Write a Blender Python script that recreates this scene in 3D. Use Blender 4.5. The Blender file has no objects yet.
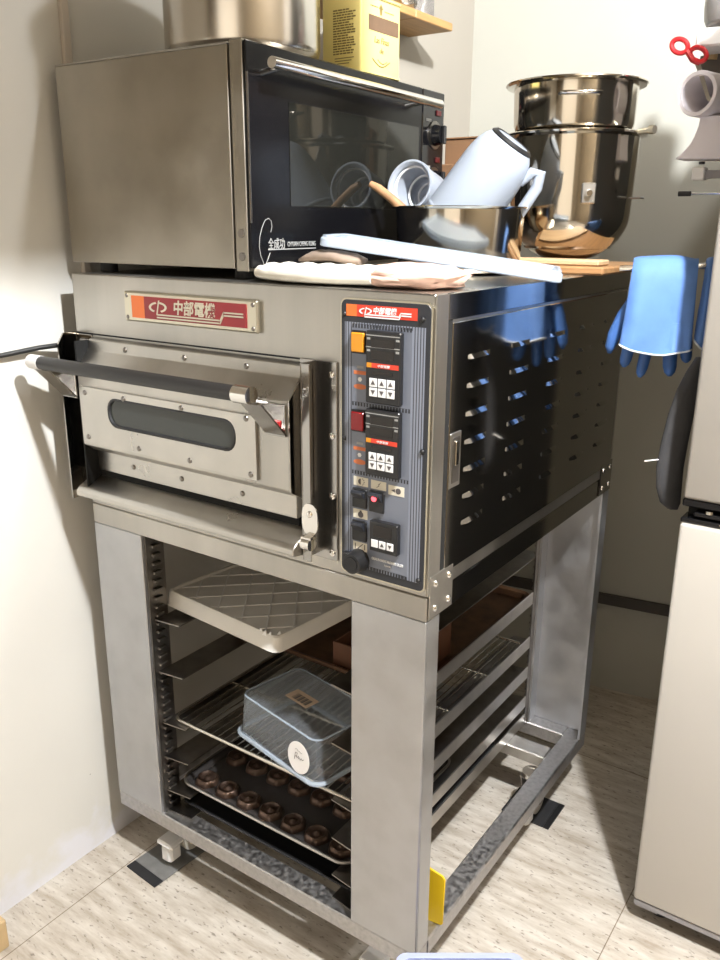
import bpy, bmesh, math, random
from mathutils import Vector, Matrix
random.seed(7)
PI = math.pi
S = bpy.context.scene
COL = S.collection
def V(*a): return Vector(a)

# ------------------------------------------------------------------ materials
def nmat(name):
    m = bpy.data.materials.new(name); m.use_nodes = True
    nt = m.node_tree; b = nt.nodes['Principled BSDF']
    return m, nt, b
def pmat(name, col, rough=.5, metal=0., noise=0., nscale=20., bump=0., bscale=60., stretch=None, spec=None, trans=0., alpha=1., emit=None, estr=0., coat=0., rvar=0., ior=None, sub=0.):
    m, nt, b = nmat(name)
    b.inputs['Base Color'].default_value = (*col, 1)
    b.inputs['Roughness'].default_value = rough
    b.inputs['Metallic'].default_value = metal
    if spec is not None: b.inputs['Specular IOR Level'].default_value = spec
    if trans: b.inputs['Transmission Weight'].default_value = trans
    if ior: b.inputs['IOR'].default_value = ior
    if coat: b.inputs['Coat Weight'].default_value = coat
    if sub:
        b.inputs['Subsurface Weight'].default_value = sub
        b.inputs['Subsurface Radius'].default_value = (.02, .02, .02)
    if alpha < 1: b.inputs['Alpha'].default_value = alpha
    if emit:
        b.inputs['Emission Color'].default_value = (*emit, 1); b.inputs['Emission Strength'].default_value = estr
    tc = nt.nodes.new('ShaderNodeTexCoord'); mp = nt.nodes.new('ShaderNodeMapping')
    nt.links.new(tc.outputs['Object'], mp.inputs['Vector'])
    if stretch: mp.inputs['Scale'].default_value = stretch
    if noise or rvar:
        n = nt.nodes.new('ShaderNodeTexNoise'); n.inputs['Scale'].default_value = nscale; n.inputs['Detail'].default_value = 6
        nt.links.new(mp.outputs['Vector'], n.inputs['Vector'])
        if noise:
            mr = nt.nodes.new('ShaderNodeMapRange'); mr.inputs['From Min'].default_value = .3; mr.inputs['From Max'].default_value = .7
            mr.inputs['To Min'].default_value = 1 - noise; mr.inputs['To Max'].default_value = 1 + noise * .6
            nt.links.new(n.outputs['Fac'], mr.inputs['Value'])
            mx = nt.nodes.new('ShaderNodeVectorMath'); mx.operation = 'SCALE'; mx.inputs[0].default_value = col
            nt.links.new(mr.outputs['Result'], mx.inputs['Scale']); nt.links.new(mx.outputs['Vector'], b.inputs['Base Color'])
        if rvar:
            mr2 = nt.nodes.new('ShaderNodeMapRange'); mr2.inputs['From Min'].default_value = .3; mr2.inputs['From Max'].default_value = .7
            mr2.inputs['To Min'].default_value = max(.02, rough - rvar); mr2.inputs['To Max'].default_value = rough + rvar
            nt.links.new(n.outputs['Fac'], mr2.inputs['Value']); nt.links.new(mr2.outputs['Result'], b.inputs['Roughness'])
    if bump:
        n2 = nt.nodes.new('ShaderNodeTexNoise'); n2.inputs['Scale'].default_value = bscale; n2.inputs['Detail'].default_value = 4
        nt.links.new(mp.outputs['Vector'], n2.inputs['Vector'])
        bp = nt.nodes.new('ShaderNodeBump'); bp.inputs['Strength'].default_value = bump; bp.inputs['Distance'].default_value = .002
        nt.links.new(n2.outputs['Fac'], bp.inputs['Height']); nt.links.new(bp.outputs['Normal'], b.inputs['Normal'])
    return m

M = {}
M['steel'] = pmat('brushed_steel', (.48, .46, .425), .34, 1, noise=.18, nscale=9, rvar=.07, bump=.05, bscale=300, stretch=(1, 1, .06))
M['steel_bright'] = pmat('satin_steel', (.51, .49, .455), .30, 1, noise=.08, nscale=12, rvar=.03)
M['steel_cheek'] = pmat('grey_polished_steel', (.40, .39, .375), .16, 1, noise=.1, nscale=6, stretch=(1, 1, .1))
M['steel_leg'] = pmat('leg_steel', (.51, .515, .53), .42, 1, noise=.12, nscale=14, rvar=.12, bump=.06, bscale=200)
M['steel_rail'] = pmat('stained_steel', (.50, .49, .49), .45, 1, noise=.22, nscale=95, rvar=.15, bump=.1, bscale=120)
M['steel_mirror'] = pmat('mirror_steel', (.40, .38, .35), .075, 1, noise=.06, nscale=5, rvar=.015)
M['steel_dark'] = pmat('dark_rack_steel', (.30, .28, .26), .30, 1, noise=.2, nscale=30)
M['steel_slat'] = pmat('slat_steel', (.60, .58, .55), .36, 1, noise=.1, nscale=20)
M['chrome'] = pmat('chrome', (.80, .78, .75), .07, 1)
M['bowl_steel'] = pmat('bowl_steel', (.58, .54, .47), .11, 1, noise=.06, nscale=6, rvar=.05)
M['pot_steel'] = pmat('pot_steel', (.66, .63, .58), .22, 1, noise=.06, nscale=8, stretch=(1, 1, .1))
M['toaster_side'] = pmat('grubby_steel', (.43, .40, .345), .38, 1, noise=.13, nscale=9, rvar=.08)
M['black'] = pmat('black_plastic', (.012, .012, .013), .38)
M['black_rubber'] = pmat('black_rubber', (.02, .02, .022), .6, noise=.2)
M['black_gloss'] = pmat('black_enamel', (.006, .006, .007), .10)
M['black_glass'] = pmat('black_glass', (.004, .004, .005), .22, spec=.3)
M['window_glass'] = pmat('smoked_glass', (.012, .012, .010), .02, spec=.6)
M['grip'] = pmat('black_grip', (.018, .017, .017), .42)
M['grey_glass'] = pmat('oven_glass', (.045, .05, .047), .06, spec=.4)
M['gap'] = pmat('dark_gap', (.004, .004, .004), .9)
M['panel_black'] = pmat('panel_black', (.020, .022, .028), .40)
M['red'] = pmat('badge_red', (.24, .016, .02), .35)
M['red_bright'] = pmat('sticker_red', (.62, .045, .02), .35)
M['orange'] = pmat('sticker_orange', (.72, .16, .03), .35)
M['amber'] = pmat('amber_switch', (.62, .25, .012), .25)
M['ruby'] = pmat('ruby_switch', (.16, .006, .008), .25)
M['dim_red'] = pmat('dim_red_lens', (.07, .004, .006), .3)
M['led'] = pmat('red_led', (.5, .02, .03), .4, emit=(1, .08, .1), estr=2.2)
M['badge_metal'] = pmat('badge_metal', (.62, .58, .47), .35, 1)
M['white_plastic'] = pmat('white_plastic', (.78, .77, .76), .40)
M['off_white'] = pmat('off_white_plastic', (.70, .67, .60), .45, noise=.05)
M['key_white'] = pmat('key_white', (.78, .78, .78), .45)
M['icon_plate'] = pmat('icon_plate', (.70, .66, .55), .4)
M['display'] = pmat('dark_display', (.010, .007, .006), .15)
M['grey_text'] = pmat('grey_print', (.30, .30, .29), .5)
M['white_text'] = pmat('white_print', (.80, .80, .80), .5)
M['orange_text'] = pmat('orange_print', (.60, .17, .06), .5)
M['tin_yellow'] = pmat('yellow_tin', (.78, .66, .24), .35, noise=.04)
M['tin_print'] = pmat('olive_print', (.20, .145, .04), .5)
M['tin_brown'] = pmat('brown_label', (.16, .095, .055), .45, noise=.12, nscale=60)
M['wood_shelf'] = pmat('pine', (.50, .29, .11), .5, noise=.18, nscale=8, stretch=(10, 1, 10))
M['wood_board'] = pmat('board_wood', (.34, .18, .075), .5, noise=.28, nscale=9, stretch=(1, 8, 8))
M['wood_pale'] = pmat('pale_board', (.50, .34, .19), .55, noise=.15, nscale=9, stretch=(1, 8, 8))
M['spoon_wood'] = pmat('spoon_wood', (.36, .20, .10), .5, noise=.2, nscale=40)
M['card'] = pmat('cardboard', (.20, .105, .05), .75, noise=.1, nscale=18)
M['card_dark'] = pmat('brown_card', (.13, .055, .028), .7, noise=.12, nscale=10)
M['blue_glove'] = pmat('blue_rubber', (.10, .22, .55), .7, noise=.10, nscale=25, bump=.1, bscale=200)
M['blue_dark'] = pmat('blue_rubber_fingers', (.045, .13, .38), .5, noise=.12, nscale=25)
M['glove_rim'] = pmat('glove_rim', (.62, .66, .70), .5)
M['charcoal'] = pmat('charcoal_cloth', (.045, .045, .048), .8, noise=.25, nscale=14, bump=.3, bscale=90)
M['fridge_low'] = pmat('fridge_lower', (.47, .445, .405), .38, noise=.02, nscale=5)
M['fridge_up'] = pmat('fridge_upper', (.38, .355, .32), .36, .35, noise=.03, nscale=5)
M['fridge_side'] = pmat('fridge_side', (.065, .064, .064), .5)
M['grey_plastic'] = pmat('grey_plastic', (.28, .27, .28), .5)
M['lilac_white'] = pmat('lilac_white_plastic', (.76, .72, .77), .45)
M['scissor_red'] = pmat('scissor_red', (.42, .012, .015), .35)
M['tan'] = pmat('tan_wood', (.50, .36, .19), .6, noise=.1)
M['leather'] = pmat('dark_sheath', (.075, .06, .05), .5, noise=.25, nscale=20)
M['mould'] = pmat('bronze_mould', (.10, .062, .045), .33, .6, noise=.35, nscale=25)
M['mould_tray'] = pmat('dark_tray', (.075, .068, .066), .34, .5, noise=.15)
M['copper_pan'] = pmat('copper_pan', (.20, .11, .065), .35, .8, noise=.3, nscale=25)
M['black_tray'] = pmat('black_tray', (.020, .020, .022), .4, .2)
M['lid_white'] = pmat('lid_white', (.72, .70, .66), .45, noise=.03)
M['mat_grey'] = pmat('mat_grey', (.17, .17, .165), .6, noise=.2, nscale=30)
M['yellow'] = pmat('yellow_plastic', (.86, .56, .01), .4)
M['paleblue'] = pmat('pale_blue_plastic', (.36, .40, .62), .45)
M['mitt'] = pmat('mitt_cotton', (.74, .70, .61), .9, noise=.05, nscale=30)
M['mitt_cuff'] = pmat('pink_cotton', (.74, .50, .40), .9, noise=.16, nscale=28, bump=.5, bscale=45)
M['taupe'] = pmat('taupe_cloth', (.24, .18, .14), .9, noise=.12, bump=.4, bscale=60)
M['cable'] = pmat('black_cable', (.01, .01, .01), .5)
M['wire'] = pmat('rack_wire', (.66, .62, .55), .22, 1)
M['foil'] = pmat('foil', (.72, .70, .68), .2, 1, noise=.3, nscale=60, bump=.8, bscale=60)
M['sticker'] = pmat('white_sticker', (.80, .78, .78), .5)
M['label_tan'] = pmat('tan_label', (.55, .42, .31), .6, noise=.15, nscale=80)
M['ink'] = pmat('ink', (.09, .08, .08), .6)
M['green'] = pmat('green_scrub', (.03, .07, .03), .8, noise=.3, nscale=80)
M['peel'] = pmat('brown_content', (.30, .20, .13), .7, noise=.4, nscale=30)

def clear_plastic(name, col, trans, rough, alpha=1.):
    m = pmat(name, col, rough, trans=trans, ior=1.2, spec=.6, alpha=alpha)
    return m
M['clear'] = clear_plastic('clear_plastic', (.90, .95, 1.0), .93, .10)
M['clear_lid'] = clear_plastic('frosted_lid', (.70, .79, .90), .62, .22)
M['jug'] = pmat('milky_plastic', (.44, .49, .57), .32, trans=.30, ior=1.15)
M['jug_cup'] = pmat('milky_cup', (.46, .50, .57), .3, trans=.35, ior=1.15)
M['grey_clear'] = clear_plastic('grey_clear', (.5, .48, .46), .7, .15)

# pinstripe control panel
m, nt, b = nmat('pinstripe_panel')
tc = nt.nodes.new('ShaderNodeTexCoord'); sx = nt.nodes.new('ShaderNodeSeparateXYZ')
nt.links.new(tc.outputs['Object'], sx.inputs[0])
mm = nt.nodes.new('ShaderNodeMath'); mm.operation = 'MULTIPLY'; mm.inputs[1].default_value = 1 / .0052
fr = nt.nodes.new('ShaderNodeMath'); fr.operation = 'FRACT'; gt = nt.nodes.new('ShaderNodeMath'); gt.operation = 'GREATER_THAN'; gt.inputs[1].default_value = .36
nt.links.new(sx.outputs['X'], mm.inputs[0]); nt.links.new(mm.outputs[0], fr.inputs[0]); nt.links.new(fr.outputs[0], gt.inputs[0])
mx = nt.nodes.new('ShaderNodeMix'); mx.data_type = 'RGBA'
mx.inputs[6].default_value = (.055, .06, .075, 1); mx.inputs[7].default_value = (.25, .275, .34, 1)
nt.links.new(gt.outputs[0], mx.inputs[0]); nt.links.new(mx.outputs[2], b.inputs['Base Color'])
b.inputs['Roughness'].default_value = .4; b.inputs['Metallic'].default_value = .3
M['stripes'] = m
M['panel_blue'] = pmat('panel_slate', (.19, .21, .26), .42, .3)

# painted wall with worn plaster at its foot
def wallmat(name, col, worn=True):
    m, nt, b = nmat(name)
    b.inputs['Roughness'].default_value = .55
    g = nt.nodes.new('ShaderNodeNewGeometry')
    n = nt.nodes.new('ShaderNodeTexNoise'); n.inputs['Scale'].default_value = 2.2; n.inputs['Detail'].default_value = 8
    nt.links.new(g.outputs['Position'], n.inputs['Vector'])
    mr = nt.nodes.new('ShaderNodeMapRange'); mr.inputs['From Min'].default_value = .3; mr.inputs['From Max'].default_value = .7
    mr.inputs['To Min'].default_value = .95; mr.inputs['To Max'].default_value = 1.03
    nt.links.new(n.outputs['Fac'], mr.inputs['Value'])
    sc = nt.nodes.new('ShaderNodeVectorMath'); sc.operation = 'SCALE'; sc.inputs[0].default_value = col
    nt.links.new(mr.outputs['Result'], sc.inputs['Scale'])
    last = sc.outputs['Vector']
    if worn:
        sp = nt.nodes.new('ShaderNodeSeparateXYZ'); nt.links.new(g.outputs['Position'], sp.inputs[0])
        n2 = nt.nodes.new('ShaderNodeTexNoise'); n2.inputs['Scale'].default_value = 11; n2.inputs['Detail'].default_value = 8
        nt.links.new(g.outputs['Position'], n2.inputs['Vector'])
        a = nt.nodes.new('ShaderNodeMath'); a.operation = 'MULTIPLY_ADD'; a.inputs[1].default_value = .30; a.inputs[2].default_value = -.05
        nt.links.new(n2.outputs['Fac'], a.inputs[0])
        lt = nt.nodes.new('ShaderNodeMath'); lt.operation = 'SUBTRACT'; nt.links.new(a.outputs[0], lt.inputs[0]); nt.links.new(sp.outputs['Z'], lt.inputs[1])
        r2 = nt.nodes.new('ShaderNodeMapRange'); r2.inputs['From Min'].default_value = 0; r2.inputs['From Max'].default_value = .06
        nt.links.new(lt.outputs[0], r2.inputs['Value'])
        mx = nt.nodes.new('ShaderNodeMix'); mx.data_type = 'RGBA'; nt.links.new(r2.outputs['Result'], mx.inputs[0]); nt.links.new(last, mx.inputs[6])
        mx.inputs[7].default_value = (.70, .70, .74, 1); last = mx.outputs[2]
        n3 = nt.nodes.new('ShaderNodeTexNoise'); n3.inputs['Scale'].default_value = 26; n3.inputs['Detail'].default_value = 3
        nt.links.new(g.outputs['Position'], n3.inputs['Vector'])
        r3 = nt.nodes.new('ShaderNodeMapRange'); r3.inputs['From Min'].default_value = .735; r3.inputs['From Max'].default_value = .75
        nt.links.new(n3.outputs['Fac'], r3.inputs['Value'])
        lz = nt.nodes.new('ShaderNodeMath'); lz.operation = 'LESS_THAN'; lz.inputs[1].default_value = .22; nt.links.new(sp.outputs['Z'], lz.inputs[0])
        mz = nt.nodes.new('ShaderNodeMath'); mz.operation = 'MULTIPLY'; nt.links.new(lz.outputs[0], mz.inputs[0]); nt.links.new(r3.outputs['Result'], mz.inputs[1])
        mx2 = nt.nodes.new('ShaderNodeMix'); mx2.data_type = 'RGBA'; nt.links.new(mz.outputs[0], mx2.inputs[0]); nt.links.new(last, mx2.inputs[6])
        mx2.inputs[7].default_value = (.16, .15, .14, 1); last = mx2.outputs[2]
        bp = nt.nodes.new('ShaderNodeBump'); bp.inputs['Strength'].default_value = .25; bp.inputs['Distance'].default_value = .004
        nt.links.new(n2.outputs['Fac'], bp.inputs['Height']); nt.links.new(bp.outputs['Normal'], b.inputs['Normal'])
    nt.links.new(last, b.inputs['Base Color'])
    return m
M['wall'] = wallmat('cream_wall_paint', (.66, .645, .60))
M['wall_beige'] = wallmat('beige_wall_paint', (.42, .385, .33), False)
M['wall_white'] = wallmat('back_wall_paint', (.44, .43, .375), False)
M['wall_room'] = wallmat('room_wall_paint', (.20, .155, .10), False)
M['ceiling'] = pmat('ceiling_paint', (.22, .18, .13), .8)
M['trim_dark'] = pmat('dark_trim', (.055, .045, .038), .5)
M['trim_grey'] = pmat('grey_trim', (.56, .50, .43), .5)

# whitish vinyl floor planks with grain and dark flecks
m, nt, b = nmat('vinyl_floor')
g = nt.nodes.new('ShaderNodeNewGeometry')
mp = nt.nodes.new('ShaderNodeMapping'); mp.inputs['Rotation'].default_value = (0, 0, math.radians(0)); mp.inputs['Scale'].default_value = (3.2, 16, 1)
nt.links.new(g.outputs['Position'], mp.inputs['Vector'])
n1 = nt.nodes.new('ShaderNodeTexNoise'); n1.inputs['Scale'].default_value = 2.2; n1.inputs['Detail'].default_value = 9; n1.inputs['Roughness'].default_value = .65
nt.links.new(mp.outputs['Vector'], n1.inputs['Vector'])
cr = nt.nodes.new('ShaderNodeValToRGB'); cr.color_ramp.elements[0].position = .30; cr.color_ramp.elements[0].color = (.36, .30, .235, 1)
cr.color_ramp.elements[1].position = .62; cr.color_ramp.elements[1].color = (.62, .575, .51, 1)
nt.links.new(n1.outputs['Fac'], cr.inputs['Fac'])
n2 = nt.nodes.new('ShaderNodeTexNoise'); n2.inputs['Scale'].default_value = 75; n2.inputs['Detail'].default_value = 3
mp2 = nt.nodes.new('ShaderNodeMapping'); mp2.inputs['Scale'].default_value = (.7, 1.6, 1); nt.links.new(g.outputs['Position'], mp2.inputs['Vector'])
nt.links.new(mp2.outputs['Vector'], n2.inputs['Vector'])
r = nt.nodes.new('ShaderNodeMapRange'); r.inputs['From Min'].default_value = .60; r.inputs['From Max'].default_value = .70; r.inputs['To Max'].default_value = .75
nt.links.new(n2.outputs['Fac'], r.inputs['Value'])
mx = nt.nodes.new('ShaderNodeMix'); mx.data_type = 'RGBA'; nt.links.new(r.outputs['Result'], mx.inputs[0]); nt.links.new(cr.outputs['Color'], mx.inputs[6])
mx.inputs[7].default_value = (.16, .13, .10, 1)
br = nt.nodes.new('ShaderNodeTexBrick'); br.offset = 0; br.inputs['Scale'].default_value = 1
br.inputs['Brick Width'].default_value = 1.06; br.inputs['Row Height'].default_value = 2.2; br.inputs['Mortar Size'].default_value = .0013
br.inputs['Color1'].default_value = (1, 1, 1, 1); br.inputs['Color2'].default_value = (.94, .94, .93, 1); br.inputs['Mortar'].default_value = (.42, .37, .31, 1)
mp3 = nt.nodes.new('ShaderNodeMapping'); mp3.inputs['Location'].default_value = (-.045, 1.14, 0); nt.links.new(g.outputs['Position'], mp3.inputs['Vector'])
nt.links.new(mp3.outputs['Vector'], br.inputs['Vector'])
mul = nt.nodes.new('ShaderNodeMix'); mul.data_type = 'RGBA'; mul.blend_type = 'MULTIPLY'; mul.inputs[0].default_value = 1
nt.links.new(mx.outputs[2], mul.inputs[6]); nt.links.new(br.outputs['Color'], mul.inputs[7])
nt.links.new(mul.outputs[2], b.inputs['Base Color']); b.inputs['Roughness'].default_value = .55
bp = nt.nodes.new('ShaderNodeBump'); bp.inputs['Strength'].default_value = .15; bp.inputs['Distance'].default_value = .002
nt.links.new(n1.outputs['Fac'], bp.inputs['Height']); nt.links.new(bp.outputs['Normal'], b.inputs['Normal'])
M['floor'] = m

# ------------------------------------------------------------------ mesh builder
class MB:
    def __init__(s): s.bm = bmesh.new()
    def _bev(s, faces, bev, seg=1):
        if bev <= 0: return
        es = {e for f in faces for e in f.edges}
        bmesh.ops.bevel(s.bm, geom=list(es), offset=bev, segments=seg, affect='EDGES', profile=.5, clamp_overlap=True)
    def box(s, x0, x1, y0, y1, z0, z1, bev=0., T=None, seg=1):
        c = [V(x, y, z) for z in (z0, z1) for y in (y0, y1) for x in (x0, x1)]
        if T: c = [T @ p for p in c]
        v = [s.bm.verts.new(p) for p in c]
        fs = [s.bm.faces.new([v[i] for i in q]) for q in ((0, 2, 3, 1), (4, 5, 7, 6), (0, 1, 5, 4), (2, 6, 7, 3), (0, 4, 6, 2), (1, 3, 7, 5))]
        s._bev(fs, bev, seg); return s
    def prism(s, pts, d, bev=0.):                     # pts: 3-D planar loop, d: extrude vector
        d = Vector(d); a = [s.bm.verts.new(Vector(p)) for p in pts]; b = [s.bm.verts.new(Vector(p) + d) for p in pts]
        n = len(pts); fs = [s.bm.faces.new(a[::-1]), s.bm.faces.new(b)]
        for i in range(n): fs.append(s.bm.faces.new((a[i], a[(i + 1) % n], b[(i + 1) % n], b[i])))
        s._bev(fs, bev); return s
    def rings(s, rings, cap0=True, cap1=True, closed=False):
        R = [[s.bm.verts.new(Vector(p)) for p in r] for r in rings]; n = len(R[0])
        m = len(R)
        for k in range(m if closed else m - 1):
            A, B = R[k], R[(k + 1) % m]
            for i in range(n): s.bm.faces.new((A[i], A[(i + 1) % n], B[(i + 1) % n], B[i]))
        if not closed:
            if cap0: s.bm.faces.new(R[0][::-1])
            if cap1: s.bm.faces.new(R[-1])
        return s
    def cyl(s, p, q, r, r2=None, n=20):
        p, q = Vector(p), Vector(q); r2 = r if r2 is None else r2
        d = (q - p).normalized(); a = d.orthogonal().normalized(); b = d.cross(a)
        mk = lambda c, rr: [c + (a * math.cos(2 * PI * i / n) + b * math.sin(2 * PI * i / n)) * rr for i in range(n)]
        return s.rings([mk(p, r), mk(q, r2)])
    def tube(s, pts, r, n=10, closed=False, rad=None, flat=None):
        pts = [Vector(p) for p in pts]; m = len(pts); R = []
        a = None
        for k in range(m):
            if closed: t = pts[(k + 1) % m] - pts[k - 1]
            else: t = pts[min(k + 1, m - 1)] - pts[max(k - 1, 0)]
            t.normalize()
            if a is None: a = t.orthogonal().normalized()
            a = (a - t * a.dot(t)).normalized(); b = t.cross(a)
            rr = rad[k] if rad else r
            R.append([pts[k] + (a * math.cos(2 * PI * i / n) + b * math.sin(2 * PI * i / n)) * rr for i in range(n)])
        return s.rings(R, closed=closed)
    def lathe(s, prof, T=None, n=48, cap0=False, cap1=False):   # prof: (r, z)
        T = T or Matrix()
        R = [[T @ V(max(r, 1e-5) * math.cos(2 * PI * i / n), max(r, 1e-5) * math.sin(2 * PI * i / n), z) for i in range(n)] for r, z in prof]
        return s.rings(R, cap0, cap1)
    def sphere(s, c, r, T=None, u=16, v=10):
        mtx = Matrix.Translation(Vector(c)) @ (T or Matrix()) @ Matrix.Diagonal((r, r, r, 1))
        bmesh.ops.create_uvsphere(s.bm, u_segments=u, v_segments=v, radius=1, matrix=mtx); return s
    def quad(s, *p):
        s.bm.faces.new([s.bm.verts.new(Vector(q)) for q in p]); return s
    def build(s, name, mat, parent=None, smooth=True, off=None, ang=35):
        bmesh.ops.recalc_face_normals(s.bm, faces=s.bm.faces)
        if off is None and parent is not None and parent.type == 'EMPTY' and not parent.get('_local'):
            off = parent.location
        if off is None and parent is not None and parent.type == 'MESH' and parent.get('_o') is not None:
            off = Vector(parent['_o'])
        if off is not None: bmesh.ops.translate(s.bm, verts=s.bm.verts, vec=-Vector(off))
        me = bpy.data.meshes.new(name); s.bm.to_mesh(me); s.bm.free()
        me.materials.append(mat)
        if smooth:
            me.polygons.foreach_set('use_smooth', [True] * len(me.polygons))
            me.set_sharp_from_angle(angle=math.radians(ang))
        o = bpy.data.objects.new(name, me); COL.objects.link(o)
        if parent is not None:
            o.parent = parent
            if off is not None: o['_o'] = tuple(off)
        elif off is not None: o.location = off
        return o

def rrect(w, h, r, n=5, cx=0, cy=0):
    out = []
    for (sx, sy, a0) in ((1, 1, 0), (-1, 1, 90), (-1, -1, 180), (1, -1, 270)):
        for k in range(n + 1):
            a = math.radians(a0 + 90 * k / n)
            out.append((cx + sx * (w / 2 - r) + r * math.cos(a), cy + sy * (h / 2 - r) + r * math.sin(a)))
    return out

def thing(name, label, cat, loc=(0, 0, 0), rotz=0, group=None, local=False):
    o = bpy.data.objects.new(name, None); COL.objects.link(o); o.empty_display_size = .05
    o.location = loc; o.rotation_euler = (0, 0, rotz); o['label'] = label; o['category'] = cat
    if group: o['group'] = group
    if local: o['_local'] = 1
    return o
def tag(o, label, cat, group=None):
    o['label'] = label; o['category'] = cat
    if group: o['group'] = group
    return o
def struct(o): o['kind'] = 'structure'; return o
def dup(o, dx, parent=None):
    c = o.copy(); COL.objects.link(c); c.parent = parent or o.parent
    c.location = Vector(o.location) + Vector(dx)
    for ch in list(o.children):
        d = ch.copy(); COL.objects.link(d); d.parent = c
    return c
def text(body, size, mat, parent, name, loc, rot, off=None, shear=0., bold=0., sx=1., ext=.0004, align='LEFT', spacing=1.):
    cu = bpy.data.curves.new(name, 'FONT'); cu.body = body; cu.size = size; cu.shear = shear; cu.offset = bold; cu.extrude = ext
    cu.align_x = align; cu.space_character = spacing; cu.resolution_u = 3
    t = bpy.data.objects.new(name, cu); COL.objects.link(t)
    bpy.context.view_layer.update()
    me = bpy.data.meshes.new_from_object(t.evaluated_get(bpy.context.evaluated_depsgraph_get()))
    bpy.data.objects.remove(t)
    mtx = Matrix.Translation(Vector(loc) - (Vector(off) if off is not None else Vector())) @ rot.to_4x4() @ Matrix.Diagonal((sx, 1, 1, 1))
    me.transform(mtx); me.materials.clear(); me.materials.append(mat)
    o = bpy.data.objects.new(name, me); COL.objects.link(o); o.parent = parent
    if off is not None: o['_o'] = tuple(off)
    return o
FRONT = Matrix(((1, 0, 0), (0, 0, -1), (0, 1, 0)))        # text reading on a face that looks towards -y
RIGHT = Matrix(((0, 0, 1), (1, 0, 0), (0, 1, 0)))         # text reading on a face that looks towards +x

# ------------------------------------------------------------------ room
WX = -.066
bY = lambda x: 1.4616 + .15 * (x - .687)
struct(MB().box(WX - .1, 3.1, -2.7, 2.1, -.1, 0).build('floor', M['floor'], smooth=False))
struct(MB().box(WX - .1, 3.1, -2.7, 2.1, 2.75, 2.85).build('ceiling', M['ceiling'], smooth=False))
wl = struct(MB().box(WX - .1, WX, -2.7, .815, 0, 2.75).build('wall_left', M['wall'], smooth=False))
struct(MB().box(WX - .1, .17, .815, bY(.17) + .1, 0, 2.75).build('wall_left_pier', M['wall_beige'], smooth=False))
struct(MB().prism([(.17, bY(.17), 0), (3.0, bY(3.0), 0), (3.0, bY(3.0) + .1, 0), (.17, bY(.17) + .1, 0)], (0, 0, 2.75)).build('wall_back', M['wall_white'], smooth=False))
struct(MB().box(3.0, 3.1, -2.7, 2.1, 0, 2.75).build('wall_right', M['wall_room'], smooth=False))
struct(MB().box(WX - .1, 3.1, -2.8, -2.7, 0, 2.75).build('wall_front', M['wall_room'], smooth=False))
struct(MB().prism([(.30, bY(.30) - .001, .318), (1.6, bY(1.6) - .001, .318), (1.6, bY(1.6) - .014, .318), (.30, bY(.30) - .014, .318)], (0, 0, .036)).build('trim_1', M['trim_dark'], smooth=False))
struct(MB().box(WX, WX + .012, .075, .094, 1.3, 2.75, .002).build('trim_2', M['trim_grey'], smooth=False))
struct(MB().box(.62, 1.0, -2.7, .06, 2.14, 2.75, .004).build('shade_beam', M['ceiling'], smooth=False))  # unseen overhead beam, added to shade the top of the left wall

# ------------------------------------------------------------------ oven stand
ZR, ZB = .889, .1794
st = thing('oven_stand', 'tall stainless steel stand on casters carrying the deck oven, open rack inside', 'stand', (0, 0, 0))
def leg(x0, x1, yf, sgn):
    mb = MB(); t = .006
    y1 = yf + sgn * .045
    mb.box(x0, x1, min(yf, yf + sgn * t), max(yf, yf + sgn * t), ZB + .0005, ZR, .0015)
    mb.box(x0, x0 + t, min(yf + sgn * t, y1), max(yf + sgn * t, y1), ZB + .0005, ZR)
    mb.box(x1 - t, x1, min(yf + sgn * t, y1), max(yf + sgn * t, y1), ZB + .0005, ZR)
    return mb
for a in ((0, .153, 0, 1), (.706, .86, 0, 1), (0, .153, .91, -1), (.706, .86, .91, -1)):
    leg(*a).build('leg', M['steel_leg'], st)
# top frame
mb = MB(); mb.box(0, .86, 0, .012, ZR, .9345, .002)
mb.build('top_rail', M['steel'], st)
MB().box(.848, .86, .012, .91, ZR, .9345, .002).build('top_rail', M['steel_mirror'], st)
MB().box(0, .012, .012, .91, ZR, .9345, .002).build('top_rail', M['steel'], st)
MB().box(.012, .848, .898, .91, ZR, .9345, .002).build('top_rail', M['steel'], st)
# base frame
RB = .140
MB().box(0, .86, 0, .046, RB, ZB, .003).build('base_rail', M['steel_rail'], st)
MB().box(.812, .86, .0465, .91, RB, ZB, .003).build('base_rail', M['steel_rail'], st)
MB().box(0, .046, .0465, .91, RB, ZB, .003).build('base_rail', M['steel_rail'], st)
MB().box(.0465, .8115, .864, .91, RB, ZB, .003).build('base_rail', M['steel_rail'], st)
MB().box(.0465, .8115, .735, .79, RB + .005, ZB - .001, .003).build('cross_rail', M['steel_slat'], st)
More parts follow.
